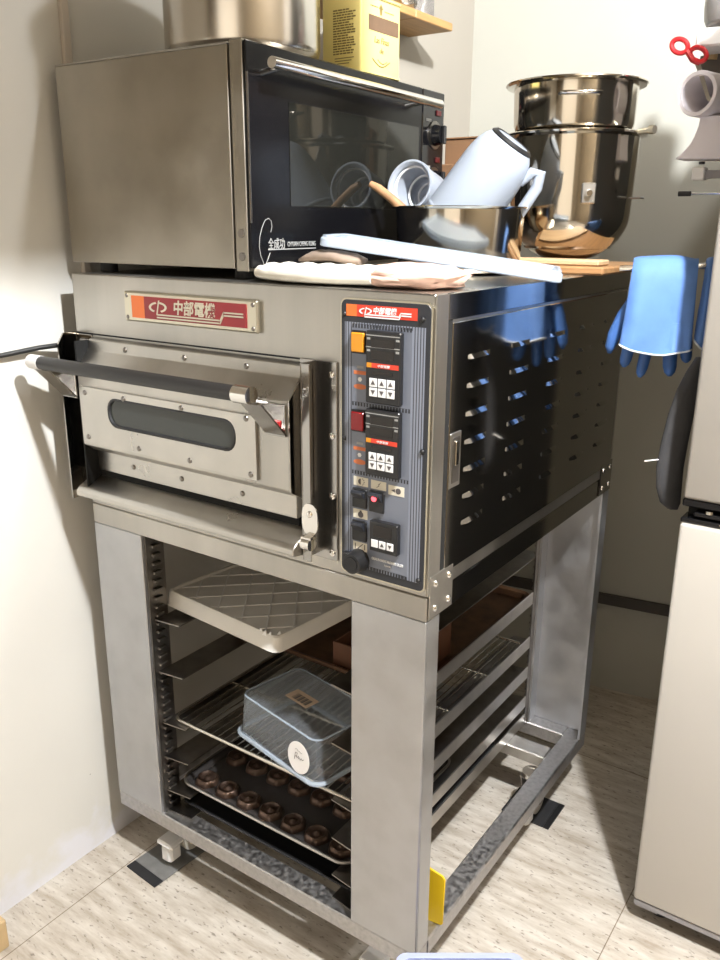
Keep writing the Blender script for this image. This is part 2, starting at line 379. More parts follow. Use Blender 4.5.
# punched uprights
for (x, s, y0, y1) in ((.1535, 1, .008, .058), (.7055, -1, .008, .058), (.1535, 1, .846, .90), (.7055, -1, .846, .90)):
    mb = MB(); xa, xb = sorted((x, x + s * .004)); mb.box(xa, xb, y0, y1, ZB, ZR)
    z = ZB + .02
    while z < ZR - .02:
        xa, xb = sorted((x + s * .004, x + s * .012))
        mb.box(xa, xb, y0 + .012, y0 + .034, z, z + .006, .001)
        z += .0205
    mb.build('upright', M['steel_dark'], st)
LV = (.686, .556, .424, .332, .240, .183)
for i, z in enumerate(LV):
    MB().prism([(.1585, .018, z - .003), (.226, .026, z - .003), (.226, .88, z - .003), (.1585, .89, z - .003)], (0, 0, .003)).build('shelf_rail', M['steel_dark'], st)
    mb = MB(); mb.prism([(.640, .026, z - .003), (.7005, .018, z - .003), (.7005, .89, z - .003), (.640, .88, z - .003)], (0, 0, .003))
    mb.build('shelf_rail', M['steel_dark'], st)
    if i > 0: MB().box(.7005, .7045, .02, .888, z - .004, z + .031, .001).build('shelf_rail', M['steel_slat'], st)
# corner plates
for y0, y1 in ((.004, .084), (.826, .906)):
    pl = MB().box(.8602, .8632, y0, y1, .892, .972, .002).build('corner_plate', M['steel_mirror'] if y0 > .5 else M['steel'], st)
    for yy in (y0 + .018, y1 - .016):
        for zz in (.91, .955):
            MB().sphere((.8637, yy, zz), .0065, Matrix.Diagonal((.7, 1, 1, 1))).build('bolt', M['chrome'], pl)
# casters
def caster(x, y):
    c = MB().cyl((x, y, RB), (x, y, RB - .012), .026).build('caster', M['chrome'], st)
    mb = MB(); mb.prism([(x - .026, y - .02, RB - .012), (x + .026, y - .02, RB - .012), (x + .026, y + .02, RB - .012), (x - .026, y + .02, RB - .012)], (0, 0, -.004))
    for s in (-1, 1): mb.prism([(x + s * .022, y - .018, RB - .014), (x + s * .022, y + .018, RB - .014), (x + s * .022, y + .032, .040), (x + s * .022, y + .012, .038)], (s * .003, 0, 0))
    mb.build('fork', M['steel_dark'], c)
    MB().cyl((x - .017, y + .022, .0455), (x + .017, y + .022, .0455), .0405, n=28).build('wheel', M['off_white'], c)
    mb = MB(); mb.box(x - .020, x + .034, y - .074, y - .018, .064, .078, .006); mb.box(x - .012, x + .026, y - .070, y - .028, .016, .0645, .009)
    mb.build('brake_pedal', M['white_plastic'], c)
    return c
for x, y in ((.128, .085), (.735, .085), (.128, .76), (.79, .715)): caster(x, y)

# ------------------------------------------------------------------ deck oven
ov = thing('deck_oven', 'wide stainless steel deck oven with black bar handle and red maker badge', 'oven', (0, 0, .935))
Z0, ZT = .935, 1.43
MB().box(0, .8595, 0, .91, Z0, ZT, .002).build('casing', M['steel'], ov)
# polished side with louvres
mb = MB(); mb.box(.8596, .8625, .0, .036, Z0 + .002, ZT - .001)
mb.build('corner_strip', M['steel'], ov)
MB().box(.8596, .8622, .038, .905, 1.389, ZT - .001, .0008).build('top_strip', M['steel_mirror'], ov)
mb = MB()
mb.box(.8596, .8628, .052, .892, .962, 1.384, .0012)
for yc in (.105, .268, .440, .605, .752):
    for r_ in range(7):
        z = 1.328 - r_ * .0477; L = .080
        pr = [(.8628, 0, .0), (.8738, 0, -.012), (.8628, 0, -.0125)]
        mb.rings([[(.8628, yc, z), (.8629, yc, z - .007), (.8628, yc, z - .008)], [(.8628, yc + .012, z), (.8690, yc + .012, z - .007), (.8628, yc + .012, z - .009)],
                  [(.8628, yc + L - .012, z), (.8690, yc + L - .012, z - .007), (.8628, yc + L - .012, z - .009)], [(.8628, yc + L, z), (.8629, yc + L, z - .007), (.8628, yc + L, z - .008)]])
sp = mb.build('side_panel', M['steel_mirror'], ov, ang=25)
mb = MB(); mb.box(.8626, .8650, .053, .090, 1.112, 1.206, .003)
la = mb.build('latch', M['steel_bright'], sp)
MB().box(.8648, .8662, .060, .083, 1.120, 1.198, .002).build('latch_recess', M['steel_dark'], la)
MB().box(.8660, .8690, .066, .077, 1.150, 1.192, .002).build('latch_lever', M['chrome'], la)
MB().box(.8596, .8612, .036, .052, .962, 1.43).build('gap_strip', M['gap'], ov)
# front seams
MB().box(.003, .60, -.0012, .0, 1.3085, 1.3115).build('seam', M['gap'], ov)
# badge
bd = MB().box(.168, .513, -.010, -.0002, 1.346, 1.403, .003).build('badge', M['badge_metal'], ov)
MB().box(.192, .228, -.0112, -.0101, 1.354, 1.3955).build('orange_block', M['orange'], bd)
MB().box(.228, .489, -.0112, -.0101, 1.354, 1.3955).build('red_field', M['red'], bd)
def logo(x, z, h, y, mat, par, off, yd=.0006, k=1.75):
    mb = MB(); q = .30 * h                      # slanted stroke through a pointed, leaning oval
    mb.prism([(x + .52 * h * k - .5 * q - .06 * h, y, z - .06 * h), (x + .52 * h * k - .5 * q + .07 * h, y, z - .06 * h), (x + .52 * h * k + .5 * q + .07 * h, y, z + 1.06 * h), (x + .52 * h * k + .5 * q - .06 * h, y, z + 1.06 * h)], (0, -yd, 0))
    def arc(a0, a1):
        o, i = [], []
        for t in range(13):
            a = math.radians(a0 + (a1 - a0) * t / 12)
            o.append((x + .52 * h * k + .58 * h * k * math.cos(a) + .10 * h * math.sin(a), y, z + .52 * h + .42 * h * math.sin(a)))
            i.append((x + .52 * h * k + .44 * h * k * math.cos(a) + .10 * h * math.sin(a), y, z + .52 * h + .28 * h * math.sin(a)))
        for t in range(12): mb.prism([o[t], o[t + 1], i[t + 1], i[t]], (0, -yd, 0))
    arc(108, 248); arc(-62, 84)
    return mb.build('emblem', mat, par, off=off, smooth=False)
def swoosh(x0, x1, x2, z0, z1, t, y, mat, par, off, yd=.0006):
    mb = MB()
    for k in range(2):
        dz = -k * t * 2.0
        mb.prism([(x0, y, z0 + dz), (x1, y, z0 + dz), (x1, y, z0 + dz + t), (x0, y, z0 + dz + t)], (0, -yd, 0))
        mb.prism([(x1, y, z0 + dz), (x1 + t, y, z0 + dz), (x1 + t + (z1 - z0) * .7, y, z1 + dz + t), (x1 + (z1 - z0) * .7, y, z1 + dz + t)], (0, -yd, 0))
        mb.prism([(x1 + (z1 - z0) * .7, y, z1 + dz), (x2, y, z1 + dz), (x2, y, z1 + dz + t), (x1 + (z1 - z0) * .7, y, z1 + dz + t)], (0, -yd, 0))
    return mb.build('swoosh', mat, par, off=off, smooth=False)
OO = Vector((0, 0, .935))
logo(.244, 1.3645, .024, -.0113, M['badge_metal'], bd, OO)
text('中部電機', .0275, M['badge_metal'], bd, 'lettering', (.306, -.0114, 1.3690), FRONT, OO, sx=.98, shear=.12, bold=.0007)
swoosh(.262, .424, .482, 1.3620, 1.3765, .0026, -.0113, M['badge_metal'], bd, OO)
for x in (.178, .503):
    for z in (1.354, 1.395): MB().sphere((x, -.0105, z), .004, Matrix.Diagonal((1, .5, 1, 1))).build('screw', M['steel_dark'], bd)

# the door (drop-down) with its hood, window and bar handle
DX0, DX1 = .058, .628
d = MB()
d.prism([(DX0, -.004, 1.305), (DX0, -.016, 1.302), (DX0, -.018, 1.280), (DX0, -.050, 1.246), (DX0, -.050, 1.088), (DX0, -.026, 1.071), (DX0, -.004, 1.071)], (DX1 - DX0 - .016, 0, 0), .0015)
door = d.build('door', M['steel'], ov, ang=20)
# right hand return of the door
e = MB(); xr = DX1 - .0158
e.prism([(xr, -.018, 1.280), (xr, -.051, 1.246), (xr, -.051, 1.086), (xr, -.020, 1.068), (xr, -.004, 1.068), (xr, -.004, 1.30)], (.002, 0, 0))
e.prism([(xr + .002, -.012, 1.290), (xr + .018, -.006, 1.296), (xr + .018, -.006, 1.066), (xr + .002, -.012, 1.066)], (0, .004, 0))
e.build('side_cap', M['steel_mirror'], door, ang=20)
# plate with rounded window
px0, px1, pz0, pz1 = .066, .541, 1.096, 1.212
wp = rrect(.345, .060, .026, 5, .322, 1.1685)
mb = MB()
def plate_with_hole(mb, x0, x1, z0, z1, hole, y0, y1):
    n = len(hole); outer = []
    cx = sum(p[0] for p in hole) / n; cz = sum(p[1] for p in hole) / n
    for (hx, hz) in hole:
        dx, dz = hx - cx, hz - cz
        t = min((((x1 if dx > 0 else x0) - cx) / dx) if abs(dx) > 1e-6 else 9e9, (((z1 if dz > 0 else z0) - cz) / dz) if abs(dz) > 1e-6 else 9e9)
        outer.append([cx + dx * t, cz + dz * t])
    for (cxr, czr) in ((x0, z0), (x0, z1), (x1, z0), (x1, z1)):      # snap nearest to the true corners
        k = min(range(n), key=lambda i: (outer[i][0] - cxr) ** 2 + (outer[i][1] - czr) ** 2); outer[k] = [cxr, czr]
    mk = lambda L, y: [V(a, y, b_) for a, b_ in L]
    mb.rings([mk(hole, y1), mk(hole, y0), mk(outer, y0), mk(outer, y1)], closed=True)
plate_with_hole(mb, px0, px1, pz0, pz1, wp, -.0555, -.0502)
wpz = mb.build('window_plate', M['steel_bright'], door, ang=20)
MB().rings([[V(a, -.0556, c) for a, c in rrect(.345, .060, .026, 5, .322, 1.1685)], [V(a, -.0562, c) for a, c in rrect(.343, .058, .025, 5, .322, 1.1685)],
            [V(a, -.0562, c) for a, c in rrect(.336, .051, .023, 5, .322, 1.1685)], [V(a, -.0515, c) for a, c in rrect(.334, .049, .022, 5, .322, 1.1685)]], False, False).build('window_gasket', M['black_rubber'], door)
MB().rings([[V(a, -.0506, c) for a, c in rrect(.34, .056, .024, 5, .322, 1.1685)], [V(a, -.0518, c) for a, c in rrect(.338, .054, .023, 5, .322, 1.1685)]]).build('window_pane', M['grey_glass'], door)
for (x, z) in ((.083, 1.200), (.2, 1.201), (.36, 1.2035), (.52, 1.2055), (.083, 1.108), (.235, 1.1065), (.375, 1.1055), (.527, 1.105)):
    MB().sphere((x, -.0558, z), .0055, Matrix.Diagonal((1, .6, 1, 1))).build('bolt', M['steel_dark'], door)
for x in (.17, .335, .49): MB().sphere((x, -.0178, 1.289), .0055, Matrix.Diagonal((1, .6, 1, 1))).build('bolt', M['steel_dark'], door)
# handle
hz, hy = 1.2625, -.112
hd = MB().tube([(.030, hy, hz), (.555, hy, hz)], .0135, 18).build('handle', M['grip'], ov)
MB().cyl((-.002, hy, hz), (.0315, hy, hz), .0142, n=22).build('end_cap', M['white_plastic'], hd)
mb = MB(); mb.cyl((.552, hy, hz), (.586, hy, hz), .0155, n=24)
mb.build('end_cap', M['chrome'], hd)
for x in (.008, .562):
    mb = MB()
    mb.prism([(x, hy, hz + .010), (x, hy, hz - .012), (x, -.052, 1.186), (x, -.050, 1.240)], (.004, 0, 0))
    mb.prism([(x, hy - .002, hz - .014), (x + .046, hy - .002, hz - .014), (x + .046, -.052, 1.184), (x, -.052, 1.184)], (0, .0015, .003))
    mb.box(x, x + .046, -.0545, -.0503, 1.184, 1.240, .001)
    mb.build('handle_bracket', M['steel_cheek'], hd, ang=20)
MB().box(.582, .598, -.0575, -.0548, 1.196, 1.212, .001).build('red_tab', M['scissor_red'], hd)
# left and right hinge cheeks
mb = MB(); mb.prism([(.0, -.050, .958), (.0, -.050, 1.290), (.0, -.035, 1.312), (.0, -.0005, 1.312), (.0, -.0005, .958)], (.004, 0, 0)); mb.box(.004, .052, -.0035, -.0005, .96, 1.308, .001)
mb.build('cheek_plate', M['steel_mirror'], ov, ang=20)
MB().box(.0535, .0575, -.048, -.003, .985, 1.30).build('door_gap', M['gap'], ov)
mb = MB(); mb.box(.600, .6785, -.0040, -.0005, .958, 1.312, .001)
mb.box(.6255, .6285, -.036, -.0038, .960, 1.310, .001); mb.box(.6285, .646, -.0365, -.0335, .960, 1.310, .001)
ck = mb.build('cheek_plate', M['steel_cheek'], ov, ang=20)
for z in (1.290, 1.185, 1.078, .972): MB().sphere((.668, -.0045, z), .0062, Matrix.Diagonal((1, .6, 1, 1))).build('bolt', M['chrome'], ck)
mb = MB(); mb.prism([(x_ * .020 + .645, -.0366, z_ * .030 + 1.040) for x_, z_ in rrect(1.7, 1.9, .7, 5)], (0, -.0025, 0)); mb.box(.634, .656, -.052, -.0366, 1.006, 1.012, .001); mb.cyl((.636, -.045, .998), (.654, -.045, .998), .012, n=18)
mb.build('catch', M['chrome'], ck)
MB().sphere((.645, -.0395, 1.050), .006, Matrix.Diagonal((1, .6, 1, 1))).build('bolt', M['chrome'], ck)
# sill below the door
mb = MB(); mb.box(.058, .600, -.018, -.0005, 1.026, 1.071, .001)
sl = mb.build('door_sill', M['steel_bright'], ov)
for x in (.17, .31, .47): MB().sphere((x, -.0183, 1.049), .0055, Matrix.Diagonal((1, .6, 1, 1))).build('bolt', M['steel_dark'], sl)
MB().box(.055, .600, -.012, -.0005, 1.004, 1.026).build('vent_gap', M['gap'], ov)
mb = MB(); mb.prism([(.030, -.0005, 1.016), (.030, -.052, .992), (.030, -.060, .984), (.030, -.060, .974), (.030, -.054, .970), (.030, -.0005, .962)], (.594, 0, 0), .0015)
mb.build('drip_lip', M['steel_bright'], ov, ang=25)
mb = MB(); mb.box(.088, .118, -.0012, -.0003, .950, .9555)
mb.build('slot', M['gap'], ov)
MB().box(.1025, .1065, -.006, -.0012, .949, .959, .001).build('tab', M['steel_bright'], ov)

# control panel
cp = MB(); cp.rings([[V(a, -.0003, c) for a, c in rrect(.172, .474, .012, 5, .772, 1.1805)], [V(a, -.0035, c) for a, c in rrect(.172, .474, .012, 5, .772, 1.1805)]])
cpo = cp.build('control_panel', M['badge_metal'], ov)
YP = -.0036
MB().rings([[V(a, YP + .0002, c) for a, c in rrect(.167, .469, .010, 5, .7715, 1.1805)], [V(a, YP - .0006, c) for a, c in rrect(.166, .468, .010, 5, .7715, 1.1805)]]).build('panel_face', M['panel_black'], cpo)
MB().box(.6955, .8465, YP - .0012, YP - .0006, .960, 1.380).build('striped_field', M['stripes'], cpo)
MB().box(.7095, .8235, YP - .0017, YP - .0012, .966, 1.374).build('slate_field', M['panel_blue'], cpo)
for zz in (1.3735, 1.247, 1.130, .962):
    mb = MB()
    for k in range(20): mb.box(.711 + k * .0057, .7138 + k * .0057, YP - .0020, YP - .0017, zz - .002, zz + .004)
    mb.box(.711, .8223, YP - .00172, YP - .0017, zz + .004, zz + .0045)
    mb.build('tick_row', M['panel_black'], cpo, smooth=False)
def strip(x0, x1, z0, z1, y, par):
    s1 = MB().box(x0, x0 + (x1 - x0) * .155, y - .0006, y, z0, z1).build('orange_block', M['orange'] if x1 - x0 > .1 else M['amber'], par)
    MB().box(x0 + (x1 - x0) * .155, x1, y - .0006, y, z0, z1).build('red_block', M['red_bright'], par)
    h = z1 - z0; w = x1 - x0
    if w > .1:
        logo(x0 + w * .20, z0 + h * .16, h * .64, y - .0007, M['white_text'], par, OO)
        text('中部電機', h * .62, M['white_text'], par, 'lettering', (x0 + w * .385, y - .0008, z0 + h * .36), FRONT, OO, sx=.95, shear=.2, bold=.00025)
        swoosh(x0 + w * .27, x0 + w * .745, x0 + w * .92, z0 + h * .16, z0 + h * .46, h * .10, y - .0007, M['white_text'], par, OO)
    else:
        text('中部電機', h * .62, M['white_text'], par, 'lettering', (x0 + w * .34, y - .0008, z0 + h * .25), FRONT, OO, sx=1.25, shear=.2)
strip(.6985, .8310, 1.3895, 1.4080, YP - .0007, cpo)
for (x, z) in ((.694, 1.392), (.840, 1.392), (.694, 1.186), (.846, 1.186), (.845, .965)):
    MB().sphere((x, YP - .001, z), .0045, Matrix.Diagonal((1, .8, 1, 1))).build('panel_screw', M['black'], cpo)
def tri(cx, cz, r, up, y):
    s = 1 if up else -1
    return [(cx - r, y, cz - s * r * .8), (cx + r, y, cz - s * r * .8), (cx, y, cz + s * r)]
def key(par, x, z, w, h, y, up, mark=True):
    k = MB().box(x, x + w, y - .0012, y, z, z + h, .0004).build('key', M['key_white'], par)
    if mark: MB().prism(tri(x + w / 2, z + h / 2, w * .26, up, y - .0012), (0, -.0003, 0)).build('arrow', M['ink'], k, smooth=False)
def controller(z0, z1):
    yb = YP - .0017; yf = yb - .012
    c = MB().box(.7445, .8095, yf, yb, z0, z1, .002).build('temperature_controller', M['black'], cpo)
    H = z1 - z0
    for f0 in (.78, .62):
        MB().box(.7555, .7985, yf - .0006, yf, z0 + H * f0, z0 + H * (f0 + .12)).build('display', M['display'], c)
        MB().box(.7455, .8085, yf - .0005, yf, z0 + H * (f0 + .155), z0 + H * (f0 + .168)).build('line', M['grey_text'], c)
        for xx in (.7475, .8015): MB().box(xx, xx + .006, yf - .0005, yf, z0 + H * (f0 + .10), z0 + H * (f0 + .13)).build('mark', M['grey_text'], c)
    strip(.7475, .8070, z0 + H * .50, z0 + H * .565, yf, c)
    MB().box(.758, .796, yf - .0005, yf, z0 + H * .41, z0 + H * .45).build('display', M['display'], c)
    for r_ in range(2):
        for k in range(3):
            x = .753 + k * .0165; z = z0 + H * (.235 - r_ * .135)
            MB().box(x, x + .0145, yf - .0012, yf, z, z + H * .12, .0004).build('key', M['key_white'], c)
            MB().prism(tri(x + .00725, z + H * .06, .0042, r_ == 0, yf - .0012), (0, -.0003, 0)).build('arrow', M['ink'], c, smooth=False)
controller(1.2555, 1.3705); controller(1.1355, 1.2455)
yb = YP - .0017
# pilot lights (amber, ruby)
for z0, mt in ((1.331, 'amber'), (1.202, 'ruby')):
    f_ = MB().box(.7115, .7425, yb - .004, yb, z0, z0 + .037, .001).build('pilot_light', M['black'], cpo)
    MB().box(.7135, .7385, yb - .009, yb - .004, z0 + .003, z0 + .034, .0015).build('lens', M[mt], f_)
# printed legends
for z0 in (1.275, 1.148):
    MB().box(.720, .733, yb - .0004, yb, z0 + .032, z0 + .036).build('legend', M['grey_text'], cpo)
    MB().box(.714, .739, yb - .0004, yb, z0 + .022, z0 + .028).build('legend', M['orange_text'], cpo)
    MB().prism([(.726 + .004 * math.cos(a * PI / 3), yb, z0 + .014 + .004 * math.sin(a * PI / 3)) for a in range(6)], (0, -.0004, 0)).build('legend', M['white_text'], cpo, smooth=False)
    MB().prism([(.7265 + .0125 * math.cos(a * PI / 10), yb, z0 + .002 + .0045 * math.sin(a * PI / 10)) for a in range(20)], (0, -.0004, 0)).build('legend', M['orange_text'], cpo, smooth=False)
# rocker switches and pictograms
def rocker(x0, x1, z0, z1, led=False):
    s_ = MB().box(x0, x1, yb - .004, yb, z0, z1, .001).build('rocker_switch', M['black'], cpo)
    zm = (z0 + z1) / 2
    MB().prism([(x0 + .003, yb - .004, zm), (x0 + .003, yb - .0135, z1 - .006), (x0 + .003, yb - .012, z1 - .003), (x0 + .003, yb - .004, z1 - .003)], (x1 - x0 - .006, 0, 0)).build('rocker', M['panel_black'], s_, smooth=False)
    if led: MB().sphere(((x0 + x1) / 2, yb - .011, z1 - .011), .005, Matrix.Diagonal((1, .5, 1, 1))).build('lamp', M['led'], s_)
rocker(.7135, .7425, 1.070, 1.104); rocker(.7480, .7775, 1.0685, 1.106, True); rocker(.7135, .7430, 1.010, 1.047)
def pict(x0, x1, z0, z1, kind):
    p_ = MB().box(x0, x1, yb - .0006, yb, z0, z1).build('pictogram', M['icon_plate'], cpo)
    cx, cz = (x0 + x1) / 2, (z0 + z1) / 2; y = yb - .0006; mb = MB()
    disc = lambda ax, az, r_, a0=0, a1=360: mb.prism([(ax + r_ * math.cos(math.radians(a0 + (a1 - a0) * t / 12)), y, az + r_ * math.sin(math.radians(a0 + (a1 - a0) * t / 12))) for t in range(12 if a1 - a0 == 360 else 13)], (0, -.0004, 0))
    if kind == 0:
        disc(cx, cz, .0052, 90, 270)
        for q in range(5):
            a = math.radians(-60 + 30 * q); mb.box(cx + .006 * math.cos(a), cx + .006 * math.cos(a) + .002, y - .0004, y, cz + .006 * math.sin(a) - .0006, cz + .006 * math.sin(a) + .0006)
    elif kind == 1:
        mb.prism([(cx - .005, y, cz - .006), (cx + .001, y, cz + .001), (cx - .001, y, cz + .001), (cx + .005, y, cz + .006), (cx + .0005, y, cz - .0005), (cx + .002, y, cz - .0005)], (0, -.0004, 0))
    elif kind == 2:
        mb.prism([(cx - .010, y, cz), (cx - .002, y, cz + .003), (cx - .002, y, cz - .003)], (0, -.0004, 0)); disc(cx + .004, cz, .0052)
    elif kind == 3:
        disc(cx + .001, cz - .001, .0056); mb.box(cx - .001, cx + .003, y - .0004, y, cz + .004, cz + .0065)
    else:
        mb.prism([(cx - .006, y, cz - .005), (cx - .0045, y, cz - .0055), (cx + .0065, y, cz + .005), (cx + .005, y, cz + .0055)], (0, -.0004, 0))
        mb.box(cx - .0105, cx - .009, y - .0004, y, cz - .005, cz + .005); mb.box(cx + .009, cx + .0105, y - .0004, y, cz - .005, cz + .005)
    mb.build('symbol', M['ink'], p_, smooth=False)
pict(.7145, .7440, 1.1085, 1.1240, 0); pict(.7500, .7800, 1.1085, 1.1235, 1); pict(.7845, .8150, 1.1045, 1.1210, 2)
pict(.7140, .7430, 1.0505, 1.0665, 3); pict(.7140, .7430, .9915, 1.0070, 4)
# timer
tm = MB().box(.7548, .8100, yb - .012, yb, 1.0025, 1.0565, .0015).build('timer', M['black'], cpo)
yt = yb - .012
MB().box(.7635, .7990, yt - .0006, yt, 1.030, 1.050).build('display', M['display'], tm)
for k, u_ in enumerate((None, True, False)):
    x = .7595 + k * .0155
    MB().box(x, x + .013, yt - .0012, yt, 1.0105, 1.0240, .0004).build('key', M['key_white'], tm)
    if u_ is not None: MB().prism(tri(x + .0065, 1.0172, .0036, u_, yt - .0012), (0, -.0003, 0)).build('arrow', M['ink'], tm, smooth=False)
kn = MB().cyl((.7275, yb, .9745), (.7275, yb - .026, .9745), .0205, .0175, 28).build('dial_knob', M['black'], cpo)
MB().cyl((.7275, yb - .0261, .9745), (.7275, yb - .0275, .9745), .0125, n=24).build('knob_cap', M['black_gloss'], kn)
MB().box(.697, .712, yb - .012, yb, .966, .986, .002).build('knob_stop', M['black'], cpo)
text('CHUNG PU BAKING MACHINERY CO.,LTD', .0064, M['white_text'], cpo, 'lettering', (.7525, yb - .0003, .9815), FRONT, OO, sx=.52, bold=.0001)
text('TAIWAN', .0042, M['white_text'], cpo, 'lettering', (.778, yb - .0003, .9745), FRONT, OO, sx=.8)

# ------------------------------------------------------------------ counter-top toaster oven (turned to the right)
TW, TD, TH = .482, .7295, .374
to = thing('toaster_oven', 'large black-fronted countertop oven with bare steel side, standing on the deck oven', 'oven', (-.0331, .0346, 1.43), .04, local=True)
ZS = .020
MB().box(.010, TW - .036, .004, TD - .004, ZS, ZS + TH - .003, .002).build('body', M['steel_dark'], to)
MB().box(0, TW - .040, -.003, .0035, ZS, ZS + TH - .004, .001).build('side_panel', M['toaster_side'], to)
MB().box(0, TW - .040, -.003, TD, ZS + TH - .0035, ZS + TH, .001).build('top_panel', M['steel'], to)
ff = MB().box(TW - .034, TW - .006, -.004, TD, ZS - .004, ZS + TH + .002, .001).build('front_frame', M['toaster_side'], to)
for z in (.022, .062): MB().cyl((TW - .020, -.0042, ZS + z), (TW - .020, -.0058, ZS + z), .0075, n=18).build('screw', M['steel_dark'], ff)
for sx_ in (.05, .42):
    for sy_ in (.05, .67): MB().cyl((sx_, sy_, 0), (sx_, sy_, ZS), .018, n=16).build('foot', M['black_rubber'], to)
XF = TW
dr = MB().box(TW - .0055, XF, -.002, .620, ZS + .002, ZS + TH, .002).build('door', M['black_glass'], to)
MB().box(XF, XF + .0012, .116, .606, ZS + .110, ZS + .290, .0003).build('window_pane', M['window_glass'], dr)
# edge strip of the door
MB().box(XF - .001, XF + .0022, -.0015, .0012, ZS + .08, ZS + .325).build('edge_trim', M['steel_dark'], dr)
hb = MB().tube([(XF + .045, .012, ZS + .337), (XF + .045, .622, ZS + .337)], .0095, 16).build('handle_bar', M['chrome'], dr)
for yy in (.040, .545):
    MB().cyl((XF, yy, ZS + .328), (XF + .043, yy, ZS + .334), .0055, n=14).build('handle_post', M['chrome'], hb)
cs = MB().box(TW - .0055, XF, .624, TD, ZS + .002, ZS + TH, .002).build('control_strip', M['black_gloss'], to)
for z, r_ in ((.279, .026), (.178, .026)):
    MB().cyl((XF, .682, ZS + z), (XF + .003, .682, ZS + z), .031, n=32).build('dial_ring', M['steel_dark'], cs)
    k = MB().cyl((XF + .003, .682, ZS + z), (XF + .022, .682, ZS + z), .024, .020, 28).build('knob', M['black_gloss'], cs)
    MB().box(XF + .022, XF + .031, .677, .687, ZS + z - .020, ZS + z + .020, .002).build('knob_grip', M['black'], k)
for z in (.328, .225): MB().box(XF, XF + .004, .688, .708, ZS + z - .006, ZS + z + .006, .001).build('indicator', M['dim_red'], cs)
for z in (.310, .208): MB().box(XF, XF + .0006, .640, .665, ZS + z - .003, ZS + z + .003).build('legend', M['grey_text'], cs)
# lettering and island outline on the lower door
text('全成功', .021, M['grey_text'], dr, 'lettering', (XF + .0004, .046, ZS + .036), RIGHT, None, sx=.80)
text('CHYUAN CHENG KUNG', .0125, M['grey_text'], dr, 'lettering', (XF + .0004, .104, ZS + .038), RIGHT, None, sx=.66)
MB().box(XF, XF + .0006, .046, .196, ZS + .0325, ZS + .0342).build('underline', M['grey_text'], dr)
isl = [(.040, .086), (.049, .088), (.056, .084), (.058, .074), (.054, .064)]
isl2 = [(.051, .028), (.045, .018), (.039, .010), (.034, -.002), (.030, .012), (.023, .024), (.020, .040), (.022, .056), (.029, .072), (.036, .082), (.040, .086)]
mb = MB()
for L in (isl, isl2): mb.tube([(XF + .0006, a, ZS + c) for a, c in L], .0006, 6)
mb.build('island_outline', M['grey_text'], dr)

# ------------------------------------------------------------------ on top of the toaster oven
ZTT = 1.43 + ZS + TH + .001
pt = thing('stock_pot', 'wide steel stock pot on top of the black-fronted oven, beside the yellow tin', 'pot', (.280, .235, ZTT))
pot = MB().lathe([(0, .001), (.136, .001), (.146, .012), (.149, .022), (.149, .235), (.155, .238), (.155, .243), (.149, .243), (.146, .236), (.146, .024), (.136, .008), (0, .008)], Matrix.Translation((.280, .235, ZTT))).build('body', M['pot_steel'], pt)
for s_ in (-1, 1):
    MB().tube([(.280 + s_ * .149, .20, ZTT + .19), (.280 + s_ * .186, .21, ZTT + .195), (.280 + s_ * .186, .28, ZTT + .195), (.280 + s_ * .149, .29, ZTT + .19)], .006, 10).build('handle', M['chrome'], pt)
tn = thing('olive_oil_tin', 'pale yellow printed tin with brown label beside the stock pot', 'tin', (.37, .49, ZTT))
tx0, tx1, ty0, ty1 = .326, .426, .425, .572; tz1 = ZTT + .150
mb = MB(); mb.box(tx0, tx1, ty0, ty1, ZTT, tz1, .006, seg=3)
tb = mb.build('body', M['tin_yellow'], tn)
for z in (ZTT + .003, tz1 - .004):
    MB().rings([[V(a, c, z - .002) for a, c in rrect(tx1 - tx0 + .003, ty1 - ty0 + .003, .006, 4, (tx0 + tx1) / 2, (ty0 + ty1) / 2)], [V(a, c, z + .002) for a, c in rrect(tx1 - tx0 + .003, ty1 - ty0 + .003, .006, 4, (tx0 + tx1) / 2, (ty0 + ty1) / 2)]]).build('rim', M['tin_yellow'], tn)
MB().cyl((tx0 + .04, ty0 + .05, tz1), (tx0 + .04, ty0 + .05, tz1 + .02), .016).build('cap', M['tin_yellow'], tn)
# right face: brown label, bird, lettering, swoosh ; left face: panel of small print
xr = tx1 + .0002
MB().box(xr, xr + .0006, ty0 + .026, ty1 - .010, ZTT + .082, ZTT + .110).build('brown_label', M['tin_brown'], tb)
MB().box(xr, xr + .0005, ty0 + .010, ty1 - .004, ZTT + .141, ZTT + .1425).build('printed_line', M['tin_print'], tb)
MB().box(xr, xr + .0005, ty0 + .032, ty0 + .058, ZTT + .126, ZTT + .1275).build('printed_line', M['tin_print'], tb)
MB().box(xr, xr + .0005, ty0 + .084, ty0 + .118, ZTT + .122, ZTT + .1235).build('printed_line', M['tin_print'], tb)
MB().prism([(xr, ty0 + .067, ZTT + .114), (xr, ty0 + .073, ZTT + .114), (xr, ty0 + .074, ZTT + .124), (xr, ty0 + .078, ZTT + .126), (xr, ty0 + .070, ZTT + .134), (xr, ty0 + .062, ZTT + .126), (xr, ty0 + .066, ZTT + .124)], (.0006, 0, 0)).build('figure', M['tin_print'], tb, smooth=False)
text('Las Finas', .017, M['tin_print'], tb, 'lettering', (xr + .0003, ty0 + .046, ZTT + .061), RIGHT, Vector(tn.location), sx=.9, shear=.2)
text('de', .015, M['tin_print'], tb, 'lettering', (xr + .0003, ty0 + .066, ZTT + .043), RIGHT, Vector(tn.location), shear=.2)
MB().tube([(xr + .0002, ty0 + .040 + .065 * t / 10, ZTT + .030 - .012 * math.sin(PI * t / 10)) for t in range(11)], .0011, 6).build('printed_swash', M['tin_print'], tb)
